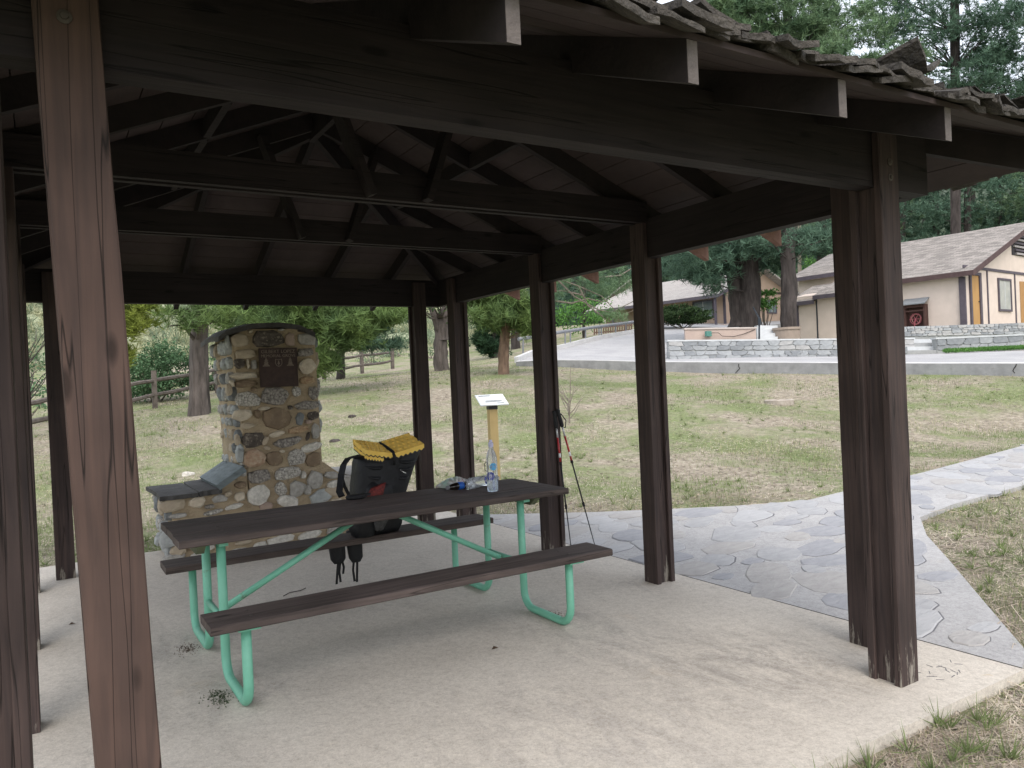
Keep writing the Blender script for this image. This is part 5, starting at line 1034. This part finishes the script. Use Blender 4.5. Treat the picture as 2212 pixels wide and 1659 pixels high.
rail_fence([(785, 806, 33.5), (848, 797, 36)], 'short end length of split rail fence right of the monument') if 0 else rail_fence([(700.5, 822, 31.05), (783, 808, 33.5), (848, 797, 36)], 'last length of split rail fence right of the monument, ending before the posts')

# ---------------------------------------------------------------- vegetation
def vnoise(X, Y, s, seed):
    r = np.random.default_rng(seed); T = r.random((64, 64)); x, y = X/s, Y/s; xi, yi = np.floor(x).astype(int), np.floor(y).astype(int); fx, fy = x-xi, y-yi; fx = fx*fx*(3-2*fx); fy = fy*fy*(3-2*fy)
    g = lambda a, b_: T[a % 64, b_ % 64]; return (g(xi, yi)*(1-fx)+g(xi+1, yi)*fx)*(1-fy)+(g(xi, yi+1)*(1-fx)+g(xi+1, yi+1)*fx)*fy
def fol(name, a, b_, isl=.35, tr=.25, sc=1.2): return mat(name, a, b_, sc, .7, isl=isl, tr=tr, spec=.2, detail=2)
G1 = fol('pine_green', (.19, .28, .15), (.09, .16, .09)); G2 = fol('pine_blue_green', (.12, .20, .135), (.06, .115, .08)); G3 = fol('cedar_yellow_green', (.22, .26, .05), (.12, .17, .035)); G4 = fol('pine_bright', (.17, .25, .08), (.09, .15, .06))
G5 = fol('shrub_green', (.13, .23, .12), (.05, .10, .045)); G6 = fol('leaf_bright', (.12, .26, .06), (.07, .17, .04)); G7 = fol('hedge_green', (.05, .09, .03), (.025, .05, .02)); G8 = fol('juniper_green', (.045, .095, .045), (.025, .055, .03)); G9 = fol('sage', (.22, .27, .18), (.14, .19, .12))
BARK = mat('bark_grey', (.14, .12, .108), (.05, .042, .038), 9, .95, 1.0, 16, stretch=(1, 1, .22)); BARKD = mat('bark_dark', (.085, .072, .068), (.032, .027, .025), 8, .95, 1.0, 14, stretch=(1, 1, .22)); BARKR = mat('bark_red', (.25, .17, .12), (.09, .06, .045), 9, .95, 1.0, 16, stretch=(1, 1, .3))
TWIG = mat('twig_grey', (.22, .19, .16), (.14, .12, .10), 9, .9)
def unit(n):
    v = rng.normal(size=(n, 3)); return v/np.linalg.norm(v, axis=1)[:, None]
def tufts(centers, R, nb, wd, up=.5, out=None, jit=.35, flat=0):
    "needle tufts: nb thin blades from every centre -> V, F (triangles)"
    n = len(centers); axis = unit(n); axis[:, 2] = np.abs(axis[:, 2])*.6+up
    if out is not None: axis = axis*.6+out
    axis /= np.linalg.norm(axis, axis=1)[:, None]
    d = unit(n*nb).reshape(n, nb, 3)*.9+axis[:, None, :]*.75; d /= np.linalg.norm(d, axis=2)[..., None]
    L = R*(1+jit*(rng.random((n, nb, 1))-.5)*2); c = centers[:, None, :]; s = np.cross(d, unit(n*nb).reshape(n, nb, 3)); s /= np.linalg.norm(s, axis=2)[..., None]
    a = c+d*L*.08-s*wd/2; b_ = c+d*L*.08+s*wd/2; t = c+d*L
    V = np.stack([a, b_, t], axis=2).reshape(-1, 3); return V
def leaves(centers, size, jit=.4):
    n = len(centers); u = unit(n); v = np.cross(u, unit(n)); v /= np.linalg.norm(v, axis=1)[:, None]; s = size*(1+jit*(rng.random((n, 1))-.5)*2)
    return np.stack([centers-u*s*.6, centers+v*s*.38, centers+u*s*.6, centers-v*s*.38], axis=1).reshape(-1, 3)
def cloud(c, r, n, sub=10, gap=.35, shell=.55, flat=.6):
    "points grouped in sub-clusters inside an ellipsoid: leaves gaps between the boughs"
    c = np.array(c, float); r = np.array(r, float); d = unit(sub)*(shell+(1-shell)*rng.random((sub, 1)))**.7; cs = c+d*r
    k = rng.integers(0, sub, n); g = rng.normal(size=(n, 3))*r*gap*np.array([1, 1, flat]); return cs[k]+g, cs
def crown_px(specs, kind, parent, m, name='crown', trunk=None):
    """specs: (px, py, D, rx, rz, n, sub[, gap]); radii in metres; kind: pine / leaf / fine"""
    out = []; cs_all = []
    for s in specs:
        px, py, D, rx, rz, n, sub = s[:7]; gap = s[7] if len(s) > 7 else .33
        c = at(px, py, D); P, cs = cloud(c, (rx, rx, rz), n, sub, gap); cs_all.append(cs)
        if kind == 'pine': out.append(tufts(P, .20+.0045*D*.9, 16 if D < 30 else 13, .0045+.0009*D))
        elif kind == 'near': out.append(tufts(P, .15, 26, .006, .2))
        elif kind == 'leaf': out.append(leaves(P, .03+.0017*D))
        elif kind == 'fine': out.append(tufts(P, .12+.003*D, 10, .01+.0009*D, .9))
    V = np.vstack(out); k = 4 if kind == 'leaf' else 3; Fc = np.arange(len(V)).reshape(-1, k)
    o = mk(name, V, Fc, m, parent); tag(o, kind='stuff')
    return o, np.vstack(cs_all)
def trunk_mesh(pts, radii, parent, m, name='trunk', n=14):
    P = [Vector(p_) for p_ in pts]; B = MB(); N = []
    k = 22; V = []
    for i in range(k+1):
        t = i/k*(len(P)-1); j = min(int(t), len(P)-2); f_ = t-j; c = P[j].lerp(P[j+1], f_); r = radii[j]*(1-f_)+radii[j+1]*f_; fl = 1+.22*max(0, 1-i/1.6)
        for q in range(n): a = 2*math.pi*q/n; rr = r*(1+.10*math.sin(q*2.7+i*.9)+random.uniform(-.06, .06))*(fl if q % 3 else fl*1.15); V.append(c+Vector((math.cos(a)*rr, math.sin(a)*rr, 0)))
    fs = [(i*n+q, i*n+(q+1) % n, (i+1)*n+(q+1) % n, (i+1)*n+q) for i in range(k) for q in range(n)]
    return B.add(V, fs).build(name, m, parent, smooth=True)
def limbs(parent, tp, cs, m, r0=.05, k=40, name='branch'):
    "one joined mesh of limbs from the trunk line to the bough centres"
    B = MB(); idx = rng.permutation(len(cs))[:k]
    for i in idx:
        c = Vector(cs[i]); best = min(tp, key=lambda q: (q-c).length+max(0, q.z-c.z)*2); mid = best.lerp(c, .5)+Vector((0, 0, random.uniform(-.2, .25)))
        B.tube([best, mid, c], [r0, r0*.6, r0*.2], 5, False)
    if B.v: tag(B.build(name, m, parent), kind='stuff')
def tree(px, py, D, w_, ytop, label, bark, specs, kind, m, name='pine_tree', lean=0, cat='tree', group=None, wtop=.7, nl=30, r0=.05):
    b_ = at(px, py, D); b_.z = tz1(b_.x, b_.y) if D < 43 else b_.z; tpx = at(px+lean, ytop, D); t = thing(name, tuple(b_), label, cat, group); r = w_/2
    P = [b_-Z_*.15, b_.lerp(tpx, .33)+Vector((random.uniform(-.05, .05), 0, 0)), b_.lerp(tpx, .66), tpx]
    if w_ > 0: trunk_mesh(P, [r, r*.88, r*.8, r*wtop], t, bark)
    if specs:
        o, cs = crown_px(specs, kind, t, m); line = [P[0].lerp(P[3], s/12) for s in range(3, 13)]
        if nl: limbs(t, line, cs, bark, r0, nl)
    return t
# left pine beside the fence, and the ones behind the monument
tree(428, 896, 18, .41, 250, 'grey-barked pine trunk just left of the monument, in front of the fence', BARK, [(470, 672, 17.5, .55, .30, 60, 6), (385, 690, 17, .45, .25, 50, 6), (420, 560, 18, 1.6, .7, 200, 16)], 'pine', G4, nl=12)
tree(530, 858, 22, .46, 200, 'pine trunk half hidden directly behind the monument cap', BARKD, [(500, 690, 21, .45, .5, 120, 8), (640, 690, 20.5, 1.1, .55, 700, 20, .3), (730, 700, 20.5, .9, .75, 650, 18, .3), (700, 790, 20.3, .35, .55, 200, 8, .3), (800, 668, 21, .9, .35, 260, 12), (600, 560, 22, 2.4, .7, 300, 20), (570, 665, 21, .8, .25, 260, 10, .3), (680, 664, 20.5, 1.0, .25, 340, 12, .3), (815, 690, 21.5, .5, .35, 180, 8, .3)], 'pine', G4, nl=20, r0=.03)
tree(300, 885, 14.5, .0, 400, 'yellow-green cedar boughs hanging beside the near shelter post', BARK, [(268, 690, 14, .33, .35, 420, 10, .35), (300, 680, 14.2, .30, .22, 330, 8, .3), (270, 750, 14, .15, .3, 120, 5, .4), (240, 560, 14.5, 1.1, .6, 250, 14)], 'fine', G3, 'cedar_tree', nl=0)
tree(735, 815, 30, .30, 560, 'dark pine with drooping grey-green boughs right of the monument', BARKD, [(760, 705, 29, 1.3, .75, 420, 16, .28), (800, 735, 29, .9, .5, 240, 12, .28), (850, 672, 28.5, 1.0, .35, 240, 10, .28)], 'pine', G2, nl=16, r0=.03)
tree(955, 802, 27, .50, 690, 'forked oak trunk leaning between two shelter posts', BARK, [(880, 655, 26, .9, .3, 320, 10, .3), (1000, 640, 26, 2.2, .6, 900, 20, .3)], 'leaf', G7, 'forked_tree', lean=-3, nl=10, wtop=.75)
b_ = at(957, 735, 27); trunk_mesh([b_, at(945, 705, 26.9), at(925, 640, 26.8)], [.14, .12, .09], bpy.data.objects['forked_tree'], BARK, 'limb', 9); trunk_mesh([b_, at(962, 690, 27), at(966, 630, 27)], [.2, .17, .14], bpy.data.objects['forked_tree'], BARK, 'limb', 9)
tree(1086, 809, 23, .30, 560, 'leaning young pine with reddish bark between the shelter posts', BARKR, [(1090, 690, 22.7, .75, .42, 330, 14, .3), (1120, 670, 22.5, .6, .30, 200, 8), (1040, 655, 22.8, .7, .3, 220, 10), (1145, 700, 22.6, .35, .35, 90, 5), (1080, 620, 23, 1.2, .5, 260, 12)], 'pine', G4, lean=12, nl=16, r0=.025)
tree(1070, 776, 35, .30, 690, 'dense dark green juniper on a pale trunk behind the leaning pine', BARK, [(1062, 725, 35, .62, .85, 1400, 26, .25), (1066, 680, 35, .8, .7, 1100, 22, .28)], 'fine', G8, 'juniper_tree', nl=0)
tree(1113, 756, 45, .50, 600, 'distant dark pine trunk right of the juniper', BARKD, [(1120, 640, 45, 2.4, 1.4, 400, 16)], 'pine', G2, nl=10)
tree(1262, 742, 40, .16, 660, 'bright green young broadleaf tree beside the guard rail', BARKD, [(1255, 685, 40, 1.5, .9, 1500, 22, .25), (1285, 665, 41, 1.0, .6, 600, 12, .28)], 'leaf', G6, 'broadleaf_tree', nl=6, r0=.03)
tree(1120, 760, 30, .0, 500, 'long drooping grey pine boughs hanging above the guard rail', BARKD, [(1240, 625, 19, .8, .35, 160, 14, .3), (1330, 615, 19, .7, .35, 150, 12, .3), (1340, 680, 19, .35, .14, 60, 6, .3), (1250, 560, 19, 1.5, .4, 200, 14)], 'near', G1, nl=0)
t = bpy.data.objects['pine_tree.005'] if 'pine_tree.005' in bpy.data.objects else None
lb = thing('bare_branch', tuple(at(1210, 640, 19)), 'sweeping bare grey pine branches framed between two right-hand shelter posts', 'branch')
for pts in (((1180, 575), (1215, 606), (1250, 618), (1300, 640), (1340, 682), (1375, 668)), ((1200, 600), (1240, 640), (1290, 668), (1320, 675), (1370, 650)), ((1230, 580), (1290, 600), (1340, 595), (1380, 570)), ((1190, 630), (1215, 628), (1262, 638)), ((1250, 618), (1270, 660), (1310, 690)), ((1200, 650), (1235, 655), (1270, 645), (1300, 652))):
    MB().tube([at(x, y, 19) for x, y in pts], [.024, .020, .017, .013, .010, .007][:len(pts)] if len(pts) >= 3 else .01, 6).build('branch', TWIG, lb)
# big pines on the right
tree(1617, 708, 33, .88, 380, 'massive two-stemmed dark pine trunk behind the low pink wall', BARKD, [(1480, 560, 33, 2.4, .9, 700, 24, .3), (1540, 600, 32.5, 1.0, .55, 380, 12, .3), (1660, 560, 32.5, 1.2, .7, 300, 12, .3), (1520, 470, 33, 2.4, 1.2, 450, 20, .3)], 'pine', G2, nl=24, r0=.05)
trunk_mesh([at(1596, 705, 33.3), at(1592, 640, 33.3), at(1580, 560, 33.3), at(1572, 480, 33.3)], [.34, .32, .28, .25], bpy.data.objects[[o_.name for o_ in bpy.data.objects if o_.get('label', '').startswith('massive')][0]], BARKD, 'trunk', 10)
tree(1702, 708, 31.2, .62, 360, 'big dark pine trunk rising from the round stucco planter', BARKD, [(1700, 530, 31, 1.6, .5, 260, 12, .3), (1770, 520, 31.5, 1.0, .4, 260, 9, .3), (1620, 500, 31, 1.0, .4, 160, 8, .3)], 'pine', G2, nl=26, r0=.035)
tree(1775, 690, 50, .68, 420, 'third dark pine trunk standing behind the house roof', BARKD, [(1790, 520, 49, 1.6, 1.0, 320, 14, .3), (1770, 430, 50, 2.5, 1.5, 300, 14, .3)], 'pine', G2, nl=10)
# tall crowns above the roof line, upper right
tree(1700, 600, 37, .5, -150, 'tall pine with pale green puffy boughs above the shelter roof edge', BARKD, [(1590, 50, 36, 1.5, 1.4, 1000, 34, .24), (1560, 20, 35.5, 1.0, .9, 500, 20, .24), (1640, 110, 35.5, 1.2, .9, 600, 22, .24), (1690, 20, 36, 2.0, 1.4, 900, 34, .22), (1750, 110, 35.5, 1.7, 1.4, 800, 30, .22), (1830, 60, 36, 1.8, 1.6, 800, 30, .22), (1850, 170, 35, 1.5, .9, 520, 20, .22), (1700, -120, 37, 3.4, 2.0, 900, 34, .25), (1930, 150, 35.5, 1.3, .9, 420, 16, .22)], 'pine', G1, nl=90, r0=.05)
tree(2060, 560, 41, .5, -250, 'tall darker pine with sky gaps at the upper right', BARKD, [(1960, 50, 40, 1.8, 2.2, 620, 26, .24), (2060, 120, 40, 2.2, 2.4, 720, 30, .22), (2130, 60, 40.5, 2.0, 2.2, 520, 26, .2), (2190, 150, 40, 1.6, 1.6, 400, 20, .2), (2000, -60, 41, 3.0, 2.0, 500, 24, .25), (2120, 200, 40, 2.2, .9, 420, 18, .25)], 'pine', G2, nl=100, r0=.05)
tree(2230, 560, 38, .4, -250, 'pine at the right picture edge with thin twiggy boughs', BARKD, [(2230, 60, 38, 1.5, 2.2, 260, 20, .2), (2260, 230, 38, 1.8, 1.4, 300, 16, .25)], 'pine', G2, nl=50, r0=.04)
# slope of forest behind the houses
fk = 0
forest = [(1230, 640, 72), (1300, 610, 78), (1370, 590, 75), (1440, 570, 70), (1500, 560, 76), (1570, 560, 70), (1640, 560, 78), (1720, 560, 72), (1800, 540, 74), (1880, 500, 60), (1950, 470, 58), (2020, 440, 60), (2090, 410, 57), (2160, 430, 60), (2230, 400, 58), (2300, 400, 60), (1900, 380, 66), (2000, 330, 70), (2100, 320, 66), (2200, 300, 70), (1350, 500, 95), (1480, 460, 95), (1600, 440, 95), (1720, 420, 95), (1840, 400, 90), (1180, 560, 95), (1100, 590, 100), (2280, 280, 75)]
names = ['dark', 'mid green', 'blue-green', 'dense', 'broad', 'ragged']
def where(px): return 'above the far cottage' if px < 1400 else ('behind the middle bungalow' if px < 1600 else ('behind the three big pine trunks' if px < 1830 else 'behind the shingle roof of the right house'))
ORD = ['leftmost', 'second from the left', 'third from the left', 'fourth from the left', 'fifth from the left', 'sixth from the left', 'seventh from the left', 'eighth from the left', 'ninth from the left', 'tenth from the left', 'eleventh from the left', 'twelfth from the left', 'thirteenth from the left', 'fourteenth from the left', 'fifteenth from the left', 'sixteenth from the left', 'seventeenth from the left', 'rightmost']
forest += [(1180, 660, 70), (1260, 690, 66), (1340, 655, 68), (1420, 640, 66), (1500, 625, 66), (1570, 625, 66), (1640, 640, 66), (1690, 640, 68)]
forest.sort(); fw_seen = {}
for i, (px, py, D) in enumerate(forest):
    wn_ = fw_seen.get(where(px), 0); fw_seen[where(px)] = wn_+1
    h = 3.2*D/70
    sp = [(px, py, D, 2.9, 2.2, 300, 18, .3), (px+random.uniform(-25, 25), py-70*70/D, D, 2.3, 2.0, 220, 14, .3), (px+random.uniform(-25, 25), py+60*70/D, D, 3.0, 1.6, 220, 14, .3)]
    tree(px, py+150*70/D, D, .5, py-120*70/D, ORD[wn_]+' of the forest pines '+where(px), BARKD, sp, 'pine', [G1, G2, G2][i % 3], group='forest pines '+where(px), nl=10, r0=.06)

# shrubs
def shrub(px, py, D, specs, m, label, kind='leaf', name='shrub', stems=5, group=None):
    b_ = at(px, py, D); b_.z = tz1(b_.x, b_.y); t = thing(name, tuple(b_), label, 'shrub', group); o, cs = crown_px(specs, kind, t, m, 'foliage')
    B = MB()
    for c in cs[rng.permutation(len(cs))[:stems*2]]: c = Vector(c); B.tube([b_+Vector((random.uniform(-.2, .2), random.uniform(-.2, .2), -.1)), b_.lerp(c, .5)+Vector((0, 0, .1)), c], [.03, .02, .008], 5, False)
    tag(B.build('stem', TWIG, t), kind='stuff')
    return t
shrub(335, 880, 24, [(330, 790, 24, 1.0, .75, 4600, 34, .22), (300, 830, 23.7, .8, .5, 2600, 20, .22), (375, 810, 24.2, .7, .6, 2000, 16, .22)], G5, 'rounded green shrub behind the rail fence left of the pine trunk')
shrub(455, 862, 27, [(455, 800, 27, .5, .6, 700, 12, .25), (478, 830, 27, .5, .4, 500, 10, .25)], G5, 'green shrub between the pine trunk and the monument')
shrub(1480, 712, 43, [(1468, 678, 43, 1.2, .55, 4200, 34, .2), (1505, 680, 43, .85, .5, 1800, 24, .2), (1440, 690, 43, .9, .5, 1000, 18, .2)], G7, 'clipped dark green hedge shrub in front of the middle bungalow')
shrub(1652, 690, 34, [(1650, 648, 33.8, .55, .48, 1100, 16, .22)], G6, 'bright green shrub growing between the two big pine trunks')
shrub(1755, 640, 56, [(1755, 600, 56, 1.4, 1.6, 1500, 20, .25), (1790, 560, 56, 1.0, 1.2, 700, 12, .25)], G6, 'sunlit green shrub beyond the roof behind the utility pole')
shrub(55, 930, 20, [(60, 855, 20, .9, .45, 900, 16, .25), (40, 790, 20, .6, .6, 260, 12, .3)], G5, 'low shrub behind the fence at far left')
hill_sh = [(830, 740, 48), (870, 760, 44), (760, 745, 55), (880, 700, 70), (840, 690, 80), (905, 740, 60), (950, 720, 75), (1010, 720, 66), (1050, 700, 85), (640, 770, 50), (580, 780, 46), (240, 760, 55), (60, 790, 40), (930, 770, 42), (800, 775, 40), (700, 780, 42), (990, 745, 50)]
hill_sh.sort()
for i, (px, py, D) in enumerate(hill_sh):
    p_ = at(px, py, D); s = .022*D
    shrub(px, py+14, D, [(px, py, D, s, s*.55, 420, 12, .28)], G9 if i % 3 == 0 else (G5 if i % 3 == 1 else G8), ORD[i]+' of the round scrub bushes on the pale hillside', group='scrub bushes on the hillside', stems=2)
def scatter(n, sz, m, name, lab, cat, seed, thr):
    th_ = np.radians(rng.uniform(-8, 34, n)); r_ = np.exp(rng.uniform(np.log(47), np.log(150), n)); X, Y = CAM[0]+r_*np.sin(th_), CAM[1]+r_*np.cos(th_)
    k = vnoise(X, Y, 6, seed) > thr; X, Y, r_ = X[k], Y[k], r_[k]; V = tufts(np.c_[X, Y, hill_z(X, Y)], sz, 14, .05, 1.1); tag(mk(name, V, np.arange(len(V)).reshape(-1, 3), m, origin=(0, 0, 0)), lab, cat, kind='stuff')
scatter(16000, .55, fol('hill_dry_grass', (.46, .46, .30), (.30, .32, .19), .3, .1), 'hillside_grass', 'pale dry grass tussocks covering the hillside behind the fence', 'grass', 41, .35)
scatter(7000, .8, G9, 'hillside_scrub', 'grey green scrub patches over the hillside behind the fence', 'scrub', 43, .56)
# bare twiggy shrub far left and the sapling
def twiggy(b_, h, n, name, label, cat, m, spread=.5, r=.012, fw_=None):
    t = thing(name, tuple(b_), label, cat); 
    for i in range(n):
        a = random.uniform(0, 6.28); p0 = b_+Vector((0, 0, h*random.uniform(0, .5))); p1 = p0+Vector((math.cos(a)*spread*.5, math.sin(a)*spread*.5, h*.25)); p2 = p1+Vector((math.cos(a+.6)*spread*.5, math.sin(a+.6)*spread*.5, h*random.uniform(.05, .3)))
        MB().tube([p0, p0.lerp(p1, .5)+Vector((0, 0, -.03)), p1, p1.lerp(p2, .5)+Vector((0, 0, .05)), p2], [r, r*.85, r*.65, r*.45, r*.25], 5, False).build('twig', m, t)
    return t
b_ = at(1168*1+0, 905, 14); b_ = at(1228, 880, 15.5); b_.z = tz1(b_.x, b_.y)
t = twiggy(b_, 1.05, 12, 'bare_sapling', 'thin bare grey sapling on the lawn behind the trekking poles', 'sapling', TWIG, .45, .009); MB().tube([b_-Z_*.05, b_+Vector((.05, 0, .5)), b_+Vector((.10, 0, 1.15))], [.014, .011, .004], 6).build('stem', TWIG, t)
b_ = at(55, 950, 17.5); b_.z = tz1(b_.x, b_.y); twiggy(b_+Z_*.6, 2.2, 22, 'bare_shrub', 'tangled bare dark branches at the far left beyond the fence', 'shrub', mat('twig_dark', (.06, .05, .045), (.04, .035, .03), 9, .9), 1.0, .015)

# concrete ring in the lawn, rocks, leaf
c = at(1683, 872, 17.8); c.z = tz1(c.x, c.y); t = thing('drain_ring', tuple(c), 'round concrete drain ring set in the lawn with a rusty rim', 'drain')
MB().lathe([(.33, -.15), (.33, .06), (.30, .075), (.26, .075), (.24, .05), (.24, -.1)], c, 24).build('ring', mat('ring_concrete', (.42, .38, .33), (.28, .24, .2), 8, .9, .4, 30), t); MB().lathe([(.235, .0), (.235, .035), (.20, .036)], c, 20).build('lid', mat('lid_dark', (.06, .035, .03), (.035, .02, .018), 9, .8), t)
SM['wood'] = BARKD
for px, py, D, l_ in ((760, 868, 17, 'dark fallen wood chunk in the lawn right of the monument'), (722, 902, 14.5, 'smaller dark chunk nearer the monument in the lawn'), ((405), 972, 12, 'pale stone lying in the grass left of the monument')):
    c = at(px, py, D); c.z = tz1(c.x, c.y)-.02; O = Vector((c.x, c.y, c.z)); ks = 'wood' if 'wood' in l_ or 'dark' in l_ else 'white'
    ot = stone(0, 0, .13, .07, ks, O, X_, Y_, Z_, random.random(), .07, 2.5, .2, None, 'fallen_chunk', 11); ot.parent = None; ot.location = WO[ot.name]; tag(ot, l_, 'rock' if ks == 'white' else 'wood chunk')
LF = mat('dry_leaf', (.10, .06, .035), (.06, .04, .025), 9, .9)
for (x, y, l_) in ((-1.71, 1.61, 'dark curled leaf on the concrete floor right of centre'), (-3.67, 3.77, 'tiny dark leaf on the slab between the left posts')):
    tag(MB().add([(x-.02, y, .004), (x, y-.011, .012), (x+.024, y, .006), (x, y+.012, .016), (x-.005, y, .003), (x, y+.02, .005)], [(0, 1, 2), (0, 2, 3), (4, 1, 5)]).build('dry_leaf', LF), l_, 'leaf')
tag(MB().tube([(-2.36, 3.50, .005), (-2.30, 3.55, .008), (-2.22, 3.56, .006), (-2.17, 3.60, .006)], .0035, 5).build('twig', BARKD), 'thin dark twig on the slab behind the near bench', 'twig')
# moss and dirt at the table feet
for (x, y, l_) in ((-3.10, 1.88, 'green moss tuft on the slab at the near left table foot'), (-3.12, 2.75, 'dusty debris on the slab at the far left table foot'), (-1.12, 1.90, 'dark pine needle debris on the slab at the near right table foot')):
    n = 150; P = np.c_[x+rng.normal(size=n)*.03, y+rng.normal(size=n)*.05, np.full(n, .001)]
    V = tufts(P, .007 if 'moss' not in l_ else .011, 5, .0025, .5); V[:, 2] = np.maximum(V[:, 2], .0005); tag(mk('floor_debris', V, np.arange(len(V)).reshape(-1, 3), G7 if 'moss' in l_ else LF), l_, 'debris', kind='stuff')

# ---------------------------------------------------------------- lawn: grass blades and straw
def in_path(X, Y):
    m_ = np.zeros(len(X), bool); P = path_pts; c = np.zeros(len(X), bool); j = len(P)-1
    for i in range(len(P)):
        if P[i][1] != P[j][1]:
            k = ((P[i][1] > Y) != (P[j][1] > Y)) & (X < (P[j][0]-P[i][0])*(Y-P[i][1])/(P[j][1]-P[i][1])+P[i][0]); c ^= k
        j = i
    return c
AX = np.array([[p_.x, p_.y] for p_ in off])
def sample(n, d0, d1, p=1.0):
    u = rng.random(n); D = d0*(d1/d0)**u; L = (rng.random(n)*2350-60-1106)/1660
    X = CAM[0]+fw[0]*D+RT[0]*L*D; Y = CAM[1]+fw[1]*D+RT[1]*L*D
    k = ~((X > -4.62) & (X < .16) & (Y > -.24) & (Y < 5.97)) & ~in_path(X, Y)
    # keep off the road: compare with the kerb line in plan
    ang = (X-CAM[0])*RT[0]+(Y-CAM[1])*RT[1]; dep = (X-CAM[0])*fw[0]+(Y-CAM[1])*fw[1]; lat = ang/dep
    kl = np.array([[((a.x-CAM[0])*RT[0]+(a.y-CAM[1])*RT[1]), ((a.x-CAM[0])*fw[0]+(a.y-CAM[1])*fw[1])] for a in off]); lim = np.interp(lat, kl[:, 0]/kl[:, 1], kl[:, 1], left=99, right=kl[-1, 1])
    k &= dep < lim-.1
    k &= ~((lat > .0) & (dep > 27))
    return X[k], Y[k], dep[k]
def blades(X, Y, dep, h, wd, m, name, label_, flat=0, thr=.45, seed=1, s=1.6):
    f_ = .65*vnoise(X, Y, s, seed)+.35*vnoise(X, Y, s*.3, seed+5); k = f_ > thr+(rng.random(len(X))-.5)*.25; X, Y, dep, f_ = X[k], Y[k], dep[k], f_[k]; n = len(X); Z = tz(X, Y)
    a = rng.random(n)*6.283; hh = h*(.5+rng.random(n))*(.7+.6*f_); ww = wd*(1+dep*.09)
    nr = np.clip((dep-2)/7, .25, 1)
    if not flat: hh = hh*(.55+.45*nr)
    if flat: dx, dy, dz = np.cos(a)*hh, np.sin(a)*hh, rng.random(n)*.18*hh+.004
    else: ln = rng.random(n)*.6; dx, dy, dz = np.cos(a)*hh*ln, np.sin(a)*hh*ln, hh
    sx, sy = -np.sin(a+rng.random(n))*ww/2, np.cos(a+rng.random(n))*ww/2; b_ = np.c_[X, Y, Z-.004+flat*.012]
    V = np.stack([b_-np.c_[sx, sy, 0*sx], b_+np.c_[sx, sy, 0*sx], b_+np.c_[dx, dy, dz]], axis=1).reshape(-1, 3)
    return tag(mk(name, V, np.arange(len(V)).reshape(-1, 3), m, origin=(0, 0, 0)), kind='stuff', label=label_, cat='grass' if not flat else 'pine needles')
GA = fol('grass_green', (.23, .29, .12), (.14, .19, .075), .35, .3, .8); GB = fol('grass_straw', (.46, .44, .27), (.30, .29, .17), .35, .3, .8); GC = fol('needle_straw', (.62, .55, .45), (.28, .23, .18), .5, .1, .8)
X, Y, dp = sample(230000, 2.2, 34); blades(X, Y, dp, .045, .0035, GA, 'grass', 'short green grass growing in patches over the lawn', 0, .57, 3)
X, Y, dp = sample(120000, 2.2, 34); blades(X, Y, dp, .05, .0035, GB, 'dry_grass', 'yellowed dry grass mixed through the lawn', 0, .47, 9, 2.2)
X, Y, dp = sample(230000, 2.2, 30); blades(X, Y, dp, .085, .0042, GC, 'fallen_needles', 'fallen pine needles and straw litter over the lawn', 1, .36, 14, 1.9)
X, Y, dp = sample(40000, 2.2, 28); blades(X, Y, dp, .04, .016, fol('bark_chips', (.30, .24, .18), (.12, .09, .07), .6, .0, 3), 'bark_chips', 'brown bark chips and dead leaves scattered over the lawn', 1, .40, 21, 1.2)
X, Y, dp = sample(1500, 2.4, 26); kk = vnoise(X, Y, 1.7, 33) > .5; X, Y = X[kk], Y[kk]
V = tufts(np.c_[X, Y, tz(X, Y)], .11, 26, .006, 1.5); tag(mk('grass_clumps', V, np.arange(len(V)).reshape(-1, 3), GA, origin=(0, 0, 0)), 'taller separate weed and grass clumps dotted over the lawn', 'grass', kind='stuff')
B = MB()
for k in range(90):
    q_ = at(random.uniform(1150, 2300), random.uniform(1020, 1640), 1); d_ = np.array(q_)-CAM; tt = (-.03-CAM[2])/d_[2]; X0, Y0 = CAM[0]+d_[0]*tt, CAM[1]+d_[1]*tt
    if (X0 < .3 and -.3 < Y0 < 6) or inside(X0, Y0, path_pts): continue
    z_ = tz1(X0, Y0); a = random.uniform(0, 6.28); L_ = random.uniform(.15, .5); B.tube([(X0, Y0, z_+.01), (X0+math.cos(a)*L_*.5, Y0+math.sin(a)*L_*.5, z_+random.uniform(.03, .08)), (X0+math.cos(a+.2)*L_, Y0+math.sin(a+.2)*L_, z_+random.uniform(.01, .09))], .0022, 4)
tag(B.build('straw_stalks', GC, origin=(0, 0, 0)), 'long pale straw stalks lying about on the lawn', 'straw', kind='stuff')
# strip of grass at the foot of the right wall
P = []
for k in range(5000): px = random.uniform(2040, 2300); D = random.uniform(24.7, 26.3); q_ = at(px, 755, D); P.append((q_.x, q_.y, at(px, 757-(px-2040)*.045, 25.5).z-.03+(D-25.5)*.05))
V = tufts(np.array(P), .09, 4, .02, 1.4); tag(mk('grass_strip', V, np.arange(len(V)).reshape(-1, 3), G6), 'bright green grass strip at the foot of the right stone wall', 'grass', kind='stuff')
print('objects', len(bpy.data.objects))
